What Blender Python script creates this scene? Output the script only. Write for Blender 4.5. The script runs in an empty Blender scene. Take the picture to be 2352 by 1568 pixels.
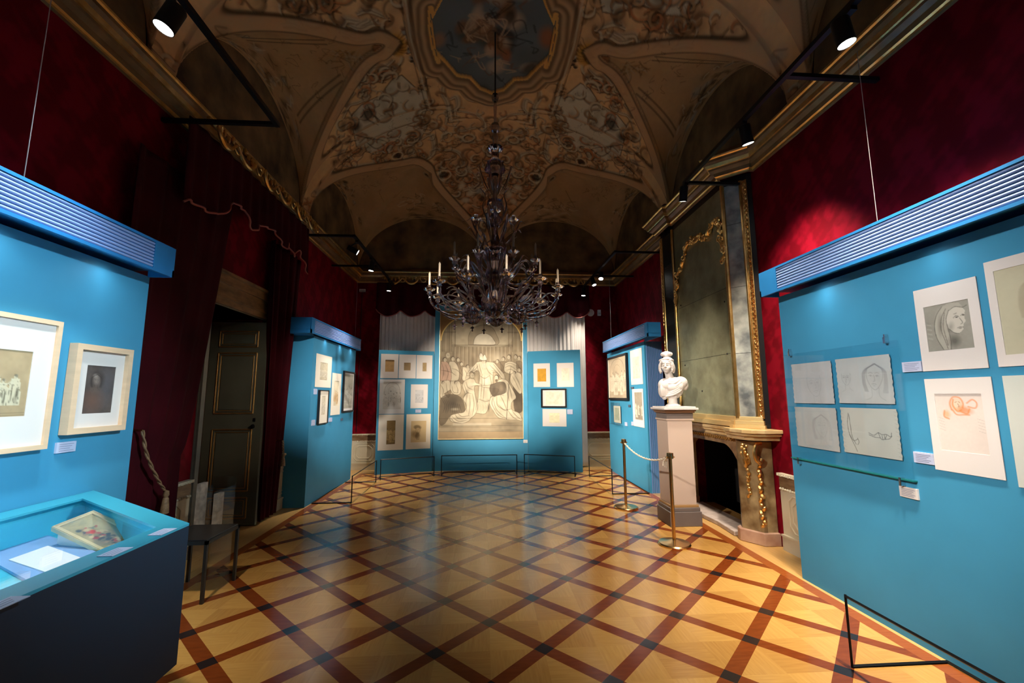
import bpy, bmesh, math, random
import numpy as np
from mathutils import Vector
random.seed(7)
SC = bpy.context.scene
COL = SC.collection
PI = math.pi
# ------------------------------------------------------------------ camera
FPX, CAMH = 972.0, 1.56
def _basis():
    y = np.array([(1112-1176)/FPX, -(910-784)/FPX, -1.0]); y /= np.linalg.norm(y)
    z = np.array([(1148-1176)/FPX, (784+6713)/FPX, -1.0]); z -= y*z.dot(y); z /= np.linalg.norm(z)
    return np.array([np.cross(y, z), y, z])
RC = _basis()
from mathutils import Matrix
cam_d = bpy.data.cameras.new('camera'); cam = bpy.data.objects.new('camera', cam_d); COL.objects.link(cam)
M4 = Matrix([[RC[i][j] for j in range(3)]+[(0, 0, CAMH)[i]] for i in range(3)]+[[0, 0, 0, 1]])
cam.matrix_world = M4
cam_d.sensor_width = 36.0; cam_d.lens = FPX/2352*36.0; cam_d.clip_start = 0.05
SC.camera = cam
# ------------------------------------------------------------------ world + exposure
w = bpy.data.worlds.new('world'); SC.world = w; w.use_nodes = True
w.node_tree.nodes['Background'].inputs[0].default_value = (0.9, 0.75, 0.62, 1)
w.node_tree.nodes['Background'].inputs[1].default_value = 0.0
SC.view_settings.view_transform = 'Standard'; SC.view_settings.look = 'None'
SC.view_settings.exposure = 0.0; SC.view_settings.gamma = 1.0; SC.view_settings.use_curve_mapping = False
WARM = (1.0, 0.87, 0.72); NEUT = (1.0, 0.95, 0.90)
def aim(o, d):
    o.rotation_euler = Vector(d).to_track_quat('-Z', 'Y').to_euler()
def spot_light(name, loc, target, watts, deg, color=WARM, blend=0.6, size=0.04, parent=None):
    l = bpy.data.lights.new(name, 'SPOT'); l.energy = watts; l.spot_size = math.radians(deg); l.spot_blend = blend
    l.color = color; l.shadow_soft_size = size
    o = bpy.data.objects.new(name, l); COL.objects.link(o); o.location = loc
    aim(o, Vector(target)-Vector(loc))
    if parent: o.parent = parent; o.matrix_parent_inverse = parent.matrix_world.inverted()
    return o
XL, XR, YF, YN = -2.90, 3.10, 9.60, -1.0
def area(name, loc, sx, sy, watts, color, d):
    l = bpy.data.lights.new(name, 'AREA'); l.shape = 'RECTANGLE'; l.size = sx; l.size_y = sy; l.energy = watts; l.color = color
    o = bpy.data.objects.new(name, l); COL.objects.link(o); o.location = loc; aim(o, d); return o

# ------------------------------------------------------------------ materials
MATS = {}
def s2l(c):
    return tuple(((v/255.0)/12.92 if v/255.0 <= 0.04045 else ((v/255.0+0.055)/1.055)**2.4) for v in c)
def mat(name, color, rough=0.5, metal=0.0, noise=0.0, nscale=8.0, bump=0.0, bscale=40.0, emit=None, estr=0.0, trans=0.0, ior=1.45, spec=0.5, color2=None, stretch=None, sheen=0.0):
    if name in MATS: return MATS[name]
    m = bpy.data.materials.new(name); m.use_nodes = True; nt = m.node_tree; N = nt.nodes; L = nt.links
    b = N['Principled BSDF']
    b.inputs['Base Color'].default_value = (*color, 1); b.inputs['Roughness'].default_value = rough
    b.inputs['Metallic'].default_value = metal; b.inputs['IOR'].default_value = ior
    b.inputs['Specular IOR Level'].default_value = spec
    b.inputs['Transmission Weight'].default_value = trans
    if sheen: b.inputs['Sheen Weight'].default_value = sheen
    if emit: b.inputs['Emission Color'].default_value = (*emit, 1); b.inputs['Emission Strength'].default_value = estr
    if noise > 0 or color2 or bump > 0:
        tc = N.new('ShaderNodeTexCoord'); mp = N.new('ShaderNodeMapping'); L.new(tc.outputs['Object'], mp.inputs[0])
        if stretch: mp.inputs['Scale'].default_value = stretch
    if noise > 0 or color2:
        nz = N.new('ShaderNodeTexNoise'); nz.inputs['Scale'].default_value = nscale; nz.inputs['Detail'].default_value = 6
        L.new(mp.outputs[0], nz.inputs['Vector'])
        cr = N.new('ShaderNodeValToRGB'); cr.color_ramp.elements[0].position = 0.3; cr.color_ramp.elements[1].position = 0.7
        c2 = color2 if color2 else tuple(min(1, c*(1+noise)) for c in color)
        c1 = color if color2 else tuple(c*(1-noise) for c in color)
        cr.color_ramp.elements[0].color = (*c1, 1); cr.color_ramp.elements[1].color = (*c2, 1)
        L.new(nz.outputs['Fac'], cr.inputs[0]); L.new(cr.outputs[0], b.inputs['Base Color'])
    if bump > 0:
        n2 = N.new('ShaderNodeTexNoise'); n2.inputs['Scale'].default_value = bscale; n2.inputs['Detail'].default_value = 4
        L.new(mp.outputs[0], n2.inputs['Vector'])
        bp = N.new('ShaderNodeBump'); bp.inputs['Strength'].default_value = bump; bp.inputs['Distance'].default_value = 0.01
        L.new(n2.outputs['Fac'], bp.inputs['Height']); L.new(bp.outputs[0], b.inputs['Normal'])
    MATS[name] = m; return m
BLUE = mat('blue_paint', (0.045, 0.262, 0.44), 0.55, noise=0.05, nscale=2.5, spec=0.3)
BLUE_D = mat('blue_cornice', (0.015, 0.17, 0.42), 0.45, noise=0.05)
RIB = mat('pale_blue_rib', (0.20, 0.30, 0.56), 0.6)
VIO = mat('violet_blue_slat', (0.14, 0.24, 0.52), 0.5)
GOLD = mat('gilding', (0.72, 0.42, 0.12), 0.34, 1.0, color2=(0.9, 0.62, 0.25), nscale=14, bump=0.25)
GOLDD = mat('dull_gilding', (0.42, 0.24, 0.07), 0.45, 0.85, color2=(0.55, 0.33, 0.12), nscale=10, bump=0.3)
BRASS = mat('polished_brass', (0.62, 0.40, 0.17), 0.24, 1.0)
BLACK = mat('black_metal', (0.006, 0.006, 0.007), 0.4, 0.3)
BLACKP = mat('black_lacquer', (0.010, 0.009, 0.010), 0.35)
CHROME = mat('chrome', (0.7, 0.7, 0.72), 0.15, 1.0)
PALEW = mat('pale_wood', (0.68, 0.49, 0.32), 0.5, noise=0.06, nscale=5, stretch=(1, 1, 6))
CREAMF = mat('cream_gilt_frame', (0.72, 0.55, 0.28), 0.35, 0.2, noise=0.12, nscale=10)
MATB = mat('white_mat_board', (0.66, 0.62, 0.585), 0.8)
MATC = mat('cream_mat_board', (0.74, 0.67, 0.54), 0.8)
MATG = mat('grey_mat_board', (0.52, 0.55, 0.50), 0.8)
DADO = mat('cream_dado', (0.50, 0.42, 0.27), 0.6, color2=(0.58, 0.52, 0.38), nscale=3)
DADOB = mat('brown_marbling', (0.14, 0.07, 0.03), 0.4, color2=(0.26, 0.16, 0.08), nscale=6, stretch=(1, 1, 4))
CORN = mat('cornice_marbling', (0.13, 0.065, 0.022), 0.4, color2=(0.26, 0.14, 0.05), nscale=5)
MARB = mat('ochre_marble', (0.15, 0.085, 0.035), 0.28, color2=(0.48, 0.36, 0.18), nscale=7, bump=0.08)
MARBR = mat('rose_marble', (0.42, 0.22, 0.15), 0.35, color2=(0.60, 0.40, 0.28), nscale=6)
HEARTH = mat('hearth_stone', (0.42, 0.33, 0.28), 0.6, color2=(0.60, 0.50, 0.44), nscale=14)
SOOT = mat('soot', (0.004, 0.003, 0.004), 0.9)
PLINTH = mat('pedestal_paint', (0.55, 0.43, 0.36), 0.6, noise=0.03, nscale=2)
PLBASE = mat('pedestal_base_paint', (0.16, 0.13, 0.12), 0.6, noise=0.05)
PLBRN = mat('pedestal_brown_band', (0.20, 0.10, 0.05), 0.5)
STONE = mat('white_marble', (0.62, 0.58, 0.56), 0.45, noise=0.04, nscale=9)
DOORM = mat('dark_green_paint', (0.105, 0.105, 0.072), 0.42, noise=0.15, nscale=3)
VELV = mat('red_velvet', (0.038, 0.0008, 0.0035), 0.85, noise=0.35, nscale=2.5, spec=0.15)
FRINGE = mat('velvet_trim', (0.35, 0.09, 0.07), 0.6)
ROPE = mat('gold_cord', (0.20, 0.12, 0.06), 0.6, noise=0.3, nscale=60)
ROPEW = mat('white_cord', (0.75, 0.68, 0.55), 0.6, noise=0.2, nscale=90)
WCUR = mat('white_curtain', (0.62, 0.58, 0.55), 0.8, noise=0.06, nscale=3)
LABEL = mat('label_card', (0.45, 0.50, 0.66), 0.6)
INK = mat('label_ink', (0.16, 0.16, 0.25), 0.7)
WHITEP = mat('white_plastic', (0.62, 0.58, 0.57), 0.4)
CANDLE = mat('candle_wax', (0.26, 0.20, 0.14), 0.6)
CABLE = mat('steel_cable', (0.45, 0.40, 0.40), 0.4, 0.8)
PAPERW = mat('white_paper', (0.82, 0.80, 0.80), 0.7)
LILAC = mat('lilac_board', (0.24, 0.38, 0.66), 0.6)
CYAN = mat('pale_cyan_lining', (0.06, 0.50, 0.66), 0.6)
LENS = mat('lamp_lens', (1, 1, 1), 0.4, emit=(1.0, 0.96, 0.9), estr=14.0)
WOODB = mat('wood_band_dark', (0.20, 0.07, 0.03), 0.4)
def glass_mat(name, color, rough, ior=1.45, alpha=1.0):
    m = bpy.data.materials.new(name); m.use_nodes = True
    b = m.node_tree.nodes['Principled BSDF']
    b.inputs['Base Color'].default_value = (*color, 1); b.inputs['Roughness'].default_value = rough
    b.inputs['Transmission Weight'].default_value = 1.0; b.inputs['IOR'].default_value = ior
    return m
CRYS = glass_mat('smoky_crystal', (0.50, 0.43, 0.48), 0.07, 1.5)
def pane_mat(name, tint, refl=1.0):
    m = bpy.data.materials.new(name); m.use_nodes = True; nt = m.node_tree; nt.nodes.clear()
    o = nt.nodes.new('ShaderNodeOutputMaterial'); t = nt.nodes.new('ShaderNodeBsdfTransparent'); t.inputs[0].default_value = (*tint, 1)
    gl = nt.nodes.new('ShaderNodeBsdfGlossy'); gl.inputs['Roughness'].default_value = 0.02; lw = nt.nodes.new('ShaderNodeLayerWeight'); lw.inputs[0].default_value = 0.5; fr = nt.nodes.new('ShaderNodeMath'); fr.operation = 'POWER'; fr.inputs[1].default_value = 3.5; nt.links.new(lw.outputs['Facing'], fr.inputs[0])
    ml = nt.nodes.new('ShaderNodeMath'); ml.operation = 'MULTIPLY_ADD'; ml.inputs[1].default_value = 0.6*refl; ml.inputs[2].default_value = 0.03*refl; nt.links.new(fr.outputs[0], ml.inputs[0])
    mx = nt.nodes.new('ShaderNodeMixShader'); nt.links.new(ml.outputs[0], mx.inputs[0]); nt.links.new(t.outputs[0], mx.inputs[1]); nt.links.new(gl.outputs[0], mx.inputs[2]); nt.links.new(mx.outputs[0], o.inputs[0])
    return m
PANE = pane_mat('greenish_pane', (0.95, 0.98, 0.985)); PANEC = pane_mat('acrylic', (0.96, 0.97, 0.97), 0.8)
def attr_mat(name, rough=0.8, spec=0.3):
    m = bpy.data.materials.new(name); m.use_nodes = True; nt = m.node_tree
    b = nt.nodes['Principled BSDF']; a = nt.nodes.new('ShaderNodeAttribute'); a.attribute_name = 'Col'
    nt.links.new(a.outputs['Color'], b.inputs['Base Color']); b.inputs['Roughness'].default_value = rough
    b.inputs['Specular IOR Level'].default_value = spec
    return m
ARTM = attr_mat('drawing_surface', 0.75); FRESCO = attr_mat('fresco_plaster', 0.9, 0.15)

def damask():
    m = bpy.data.materials.new('crimson_damask'); m.use_nodes = True; nt = m.node_tree; N = nt.nodes; L = nt.links
    b = N['Principled BSDF']; b.inputs['Roughness'].default_value = 0.6; b.inputs['Specular IOR Level'].default_value = 0.08
    b.inputs['Sheen Weight'].default_value = 0.0
    g = N.new('ShaderNodeNewGeometry'); sx = N.new('ShaderNodeSeparateXYZ'); L.new(g.outputs['Position'], sx.inputs[0])
    def mth(op, a, c=None):
        n = N.new('ShaderNodeMath'); n.operation = op
        for i, v in enumerate((a, c)):
            if v is None: continue
            if isinstance(v, (int, float)): n.inputs[i].default_value = v
            else: L.new(v, n.inputs[i])
        return n.outputs[0]
    h = mth('ADD', sx.outputs[0], sx.outputs[1]); z = sx.outputs[2]
    a1 = mth('SINE', mth('MULTIPLY', h, 15.0)); a2 = mth('COSINE', mth('MULTIPLY', z, 8.5))
    a3 = mth('SINE', mth('MULTIPLY', mth('ADD', h, mth('MULTIPLY', z, 0.5)), 44.0)); a4 = mth('COSINE', mth('MULTIPLY', z, 37.0))
    p = mth('ADD', mth('MULTIPLY', a1, a2), mth('MULTIPLY', mth('MULTIPLY', a3, a4), 0.55))
    nz = N.new('ShaderNodeTexNoise'); nz.inputs['Scale'].default_value = 7; nz.inputs['Detail'].default_value = 5; L.new(g.outputs['Position'], nz.inputs['Vector'])
    p2 = mth('ADD', mth('MULTIPLY', p, 0.16), nz.outputs['Fac'])
    cr = N.new('ShaderNodeValToRGB'); e = cr.color_ramp.elements
    e[0].position = 0.42; e[0].color = (0.11, 0.0008, 0.005, 1); e[1].position = 0.62; e[1].color = (0.19, 0.002, 0.010, 1)
    L.new(p2, cr.inputs[0]); L.new(cr.outputs[0], b.inputs['Base Color'])
    return m
DAMASK = damask()

# mirror glass with foxing
def mirror_mat():
    m = bpy.data.materials.new('foxed_mirror'); m.use_nodes = True; nt = m.node_tree; N = nt.nodes; L = nt.links
    b = N['Principled BSDF']; b.inputs['Metallic'].default_value = 0.6
    g = N.new('ShaderNodeNewGeometry'); nz = N.new('ShaderNodeTexNoise'); nz.inputs['Scale'].default_value = 2.3; nz.inputs['Detail'].default_value = 8; nz.inputs['Roughness'].default_value = 0.65
    L.new(g.outputs['Position'], nz.inputs['Vector'])
    cr = N.new('ShaderNodeValToRGB'); e = cr.color_ramp.elements
    e[0].position = 0.35; e[0].color = (0.21, 0.21, 0.13, 1); e[1].position = 0.7; e[1].color = (0.44, 0.45, 0.29, 1)
    L.new(nz.outputs['Fac'], cr.inputs[0]); L.new(cr.outputs[0], b.inputs['Base Color'])
    r = N.new('ShaderNodeMapRange'); r.inputs[3].default_value = 0.22; r.inputs[4].default_value = 0.42
    L.new(nz.outputs['Fac'], r.inputs[0]); L.new(r.outputs[0], b.inputs['Roughness'])
    return m
MIRROR = mirror_mat()
def foxed_grey():
    m = mat('foxed_grey_mirror', (0.12, 0.13, 0.13), 0.35, 0.35, color2=(0.55, 0.56, 0.48), nscale=6)
    return m
MIRG = foxed_grey()

# parquet
def parquet():
    m = bpy.data.materials.new('parquet'); m.use_nodes = True; nt = m.node_tree; N = nt.nodes; L = nt.links
    b = N['Principled BSDF']
    g = N.new('ShaderNodeNewGeometry'); sx = N.new('ShaderNodeSeparateXYZ'); L.new(g.outputs['Position'], sx.inputs[0])
    def mth(op, *a):
        n = N.new('ShaderNodeMath'); n.operation = op
        for i, v in enumerate(a):
            if isinstance(v, (int, float)): n.inputs[i].default_value = v
            else: L.new(v, n.inputs[i])
        return n.outputs[0]
    def mix(f, c1, c2):
        n = N.new('ShaderNodeMix'); n.data_type = 'RGBA'
        if isinstance(f, float): n.inputs[0].default_value = f
        else: L.new(f, n.inputs[0])
        for i, c in ((6, c1), (7, c2)):
            if isinstance(c, tuple): n.inputs[i].default_value = (*c, 1)
            else: L.new(c, n.inputs[i])
        return n.outputs[2]
    X, Y = sx.outputs[0], sx.outputs[1]
    u = mth('DIVIDE', mth('SUBTRACT', X, 0.045), 0.67); v = mth('DIVIDE', mth('SUBTRACT', Y, 3.177), 0.67)
    a = mth('ADD', u, v); c = mth('SUBTRACT', u, v)
    fa = mth('SUBTRACT', mth('FRACT', mth('ADD', a, 0.5)), 0.5); fc = mth('SUBTRACT', mth('FRACT', mth('ADD', c, 0.5)), 0.5)
    bw = 0.094
    ba = mth('LESS_THAN', mth('ABSOLUTE', fa), bw); bc = mth('LESS_THAN', mth('ABSOLUTE', fc), bw)
    # tile index + quarter fields
    ca = mth('SUBTRACT', mth('FRACT', a), 0.5); cc = mth('SUBTRACT', mth('FRACT', c), 0.5)
    ia = mth('FLOOR', a); ic = mth('FLOOR', c)
    q1 = mth('GREATER_THAN', mth('ABSOLUTE', ca), mth('ABSOLUTE', cc))
    q2 = mth('GREATER_THAN', mth('ADD', ca, cc), 0.0)
    rid = N.new('ShaderNodeCombineXYZ'); L.new(mth('ADD', ia, mth('MULTIPLY', q1, 0.37)), rid.inputs[0]); L.new(mth('ADD', ic, mth('MULTIPLY', q2, 0.53)), rid.inputs[1])
    wn = N.new('ShaderNodeTexWhiteNoise'); wn.noise_dimensions = '2D'; L.new(rid.outputs[0], wn.inputs['Vector'])
    def grain(sxx, syy, rot=0.0):
        mp = N.new('ShaderNodeMapping'); mp.inputs['Scale'].default_value = (sxx, syy, 1); mp.inputs['Rotation'].default_value = (0, 0, rot)
        L.new(g.outputs['Position'], mp.inputs[0])
        nz = N.new('ShaderNodeTexNoise'); nz.inputs['Scale'].default_value = 3.0; nz.inputs['Detail'].default_value = 5; L.new(mp.outputs[0], nz.inputs['Vector'])
        return nz.outputs['Fac']
    g1 = grain(2, 22, PI/4); g2 = grain(22, 2, PI/4)
    gr = mth('ADD', mth('MULTIPLY', g1, q1), mth('MULTIPLY', g2, mth('SUBTRACT', 1.0, q1)))
    t = mth('ADD', mth('MULTIPLY', wn.outputs['Value'], 0.50), mth('MULTIPLY', gr, 0.75))
    tile = mix(t, (0.36, 0.155, 0.032), (0.64, 0.36, 0.095))
    gb = grain(3, 12)
    bandc = mix(gb, (0.13, 0.024, 0.005), (0.27, 0.060, 0.011))
    col = mix(ba, tile, bandc); col = mix(bc, col, bandc)
    sq = mth('MULTIPLY', ba, bc); col = mix(sq, col, (0.022, 0.014, 0.014))
    # border: straight bands along the walls and plain boards beyond
    gw = grain(1.5, 18); gw2 = grain(18, 1.5)
    board = mix(gw2, (0.50, 0.27, 0.075), (0.66, 0.40, 0.14))
    def outside(coord, lo, hi):
        return mth('ADD', mth('LESS_THAN', coord, lo), mth('GREATER_THAN', coord, hi))
    o1 = mth('MINIMUM', mth('ADD', outside(X, -2.53, 2.71), mth('GREATER_THAN', Y, 9.15)), 1.0)
    i1 = mth('MINIMUM', mth('ADD', outside(X, -2.43, 2.61), mth('GREATER_THAN', Y, 9.05)), 1.0)
    col = mix(i1, col, mix(gw, (0.22, 0.05, 0.010), (0.36, 0.10, 0.02)))
    col = mix(o1, col, board)
    L.new(col, b.inputs['Base Color'])
    rr = N.new('ShaderNodeMapRange'); rr.inputs[3].default_value = 0.13; rr.inputs[4].default_value = 0.22
    nz = N.new('ShaderNodeTexNoise'); nz.inputs['Scale'].default_value = 2.0; L.new(g.outputs['Position'], nz.inputs['Vector'])
    L.new(nz.outputs['Fac'], rr.inputs[0]); L.new(rr.outputs[0], b.inputs['Roughness'])
    b.inputs['Specular IOR Level'].default_value = 0.5
    return m
PARQ = parquet()

# ------------------------------------------------------------------ mesh helpers
def sm_noise(h, w_, sy, sx, rng):
    gy, gx = max(2, int(sy)+2), max(2, int(sx)+2)
    g = rng.random((gy, gx))
    yy = np.linspace(0, gy-1.001, h); xx = np.linspace(0, gx-1.001, w_)
    y0 = yy.astype(int); x0 = xx.astype(int); fy = yy-y0; fx = xx-x0
    fy = fy*fy*(3-2*fy); fx = fx*fx*(3-2*fx)
    a = g[y0][:, x0]; b = g[y0][:, x0+1]; c = g[y0+1][:, x0]; d = g[y0+1][:, x0+1]
    fx = fx[None, :]; fy = fy[:, None]
    return (a*(1-fx)+b*fx)*(1-fy)+(c*(1-fx)+d*fx)*fy
class MB:
    def __init__(s): s.v = []; s.f = []; s.mi = []
    def add(s, vs, fs, mi=0):
        n = len(s.v); s.v += [tuple(map(float, v)) for v in vs]; s.f += [tuple(i+n for i in f) for f in fs]; s.mi += [mi]*len(fs)
    def box(s, a, b, mi=0, T=None):
        x0, y0, z0 = a; x1, y1, z1 = b
        vs = [(x0,y0,z0),(x1,y0,z0),(x1,y1,z0),(x0,y1,z0),(x0,y0,z1),(x1,y0,z1),(x1,y1,z1),(x0,y1,z1)]
        if T: vs = [T(*v) for v in vs]
        s.add(vs, [(0,3,2,1),(4,5,6,7),(0,1,5,4),(1,2,6,5),(2,3,7,6),(3,0,4,7)], mi)
    def prism(s, poly, z0, z1, mi=0, T=None):
        n = len(poly); vs = [(x, y, z0) for x, y in poly]+[(x, y, z1) for x, y in poly]
        if T: vs = [T(*v) for v in vs]
        s.add(vs, [tuple(range(n-1, -1, -1)), tuple(range(n, 2*n))]+[(i, (i+1) % n, n+(i+1) % n, n+i) for i in range(n)], mi)
    def lathe(s, prof, c=(0,0,0), seg=24, mi=0, ribs=0, amp=0.0, T=None):
        vs = []; fs = []
        for r, z in prof:
            for k in range(seg):
                a = 2*PI*k/seg; rr = r*(1+amp*math.cos(ribs*a)) if ribs else r
                p = (c[0]+rr*math.cos(a), c[1]+rr*math.sin(a), c[2]+z); vs.append(T(*p) if T else p)
        for i in range(len(prof)-1):
            for k in range(seg): fs.append((i*seg+k, i*seg+(k+1) % seg, (i+1)*seg+(k+1) % seg, (i+1)*seg+k))
        if prof[0][0] > 1e-4: fs.append(tuple(range(seg-1, -1, -1)))
        if prof[-1][0] > 1e-4: fs.append(tuple((len(prof)-1)*seg+k for k in range(seg)))
        s.add(vs, fs, mi)
    def tube(s, pts, r, seg=8, mi=0, flat=1.0, cap=True):
        P = [Vector(p) for p in pts]; n = len(P); R = r if isinstance(r, (list, tuple)) else [r]*n
        vs = []; fs = []; up = Vector((0.01, 0.02, 1)); prevn = None
        for i in range(n):
            t = (P[min(i+1, n-1)]-P[max(i-1, 0)])
            if t.length < 1e-9: t = Vector((0, 0, 1))
            t.normalize()
            if prevn is None:
                prevn = t.cross(up)
                if prevn.length < 0.1: prevn = t.cross(Vector((1, 0, 0)))
            nn = (prevn-t*prevn.dot(t)); nn.normalize(); bb = t.cross(nn); prevn = nn
            for k in range(seg):
                a = 2*PI*k/seg; vs.append(P[i]+nn*math.cos(a)*R[i]+bb*math.sin(a)*R[i]*flat)
        for i in range(n-1):
            for k in range(seg): fs.append((i*seg+k, i*seg+(k+1) % seg, (i+1)*seg+(k+1) % seg, (i+1)*seg+k))
        if cap: fs.append(tuple(range(seg-1, -1, -1))); fs.append(tuple((n-1)*seg+k for k in range(seg)))
        s.add(vs, fs, mi)
    def ell(s, c, r, seg=14, rings=8, mi=0, rot=None):
        vs = []; fs = []
        for i in range(rings+1):
            th = PI*i/rings
            for k in range(seg):
                a = 2*PI*k/seg; p = Vector((r[0]*math.sin(th)*math.cos(a), r[1]*math.sin(th)*math.sin(a), r[2]*math.cos(th)))
                if rot is not None: p = rot @ p
                vs.append((c[0]+p.x, c[1]+p.y, c[2]+p.z))
        for i in range(rings):
            for k in range(seg): fs.append((i*seg+k, (i+1)*seg+k, (i+1)*seg+(k+1) % seg, i*seg+(k+1) % seg))
        s.add(vs, fs, mi)
    def grid(s, F, nu, nv, mi=0):
        vs = [F(i/(nu-1), j/(nv-1)) for j in range(nv) for i in range(nu)]
        s.add(vs, [(j*nu+i, j*nu+i+1, (j+1)*nu+i+1, (j+1)*nu+i) for j in range(nv-1) for i in range(nu-1)], mi)
    def build(s, name, m, parent=None, smooth=35, bevel=0.0, fixn=True):
        me = bpy.data.meshes.new(name)
        off = Vector((0, 0, 0)) if parent is None else abs_loc(parent)
        v = np.array(s.v)
        if parent is None and len(v):
            c = Vector(((v[:,0].min()+v[:,0].max())/2, (v[:,1].min()+v[:,1].max())/2, v[:,2].min()))
            v = v-np.array(c)
        else: c = Vector((0, 0, 0)); v = v-np.array(off)
        me.from_pydata([tuple(p) for p in v], [], s.f)
        ms = m if isinstance(m, (list, tuple)) else [m]
        for x in ms: me.materials.append(x)
        if len(ms) > 1: me.polygons.foreach_set('material_index', s.mi)
        if fixn:
            bm = bmesh.new(); bm.from_mesh(me); bmesh.ops.recalc_face_normals(bm, faces=bm.faces); bm.to_mesh(me); bm.free()
        if smooth:
            me.shade_smooth()
            me.set_sharp_from_angle(angle=math.radians(smooth))
        me.update()
        o = bpy.data.objects.new(name, me); COL.objects.link(o)
        if parent is not None: o.parent = parent
        else: o.location = c
        if bevel:
            b = o.modifiers.new('bevel', 'BEVEL'); b.width = bevel; b.segments = 2; b.limit_method = 'ANGLE'
        return o
def abs_loc(o):
    l = Vector(o.location)
    while o.parent is not None: o = o.parent; l += Vector(o.location)
    return l
def tag(o, label=None, cat=None, group=None, kind=None):
    if label: o['label'] = label
    if cat: o['category'] = cat
    if group: o['group'] = group
    if kind: o['kind'] = kind
    return o
def thing(name, label, cat, loc=(0,0,0), group=None):
    o = bpy.data.objects.new(name, None); COL.objects.link(o); o.location = loc; o.empty_display_size = 0.1
    return tag(o, label, cat, group)
def struct(mb, name, m, **k): return tag(mb.build(name, m, **k), kind='structure')
def copy_tree(o, parent=None):
    c = o.copy(); COL.objects.link(c)
    if parent is not None: c.parent = parent
    for ch in list(o.children): copy_tree(ch, c)
    return c
def catmull(pts, n=8):
    P = [np.array(p, float) for p in pts]; P = [2*P[0]-P[1]]+P+[2*P[-1]-P[-2]]; out = []
    for i in range(1, len(P)-2):
        for k in range(n):
            t = k/n; a, b, c, d = P[i-1], P[i], P[i+1], P[i+2]
            out.append(0.5*((2*b)+(-a+c)*t+(2*a-5*b+4*c-d)*t*t+(-a+3*b-3*c+d)*t**3))
    out.append(P[-2]); return out
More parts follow.
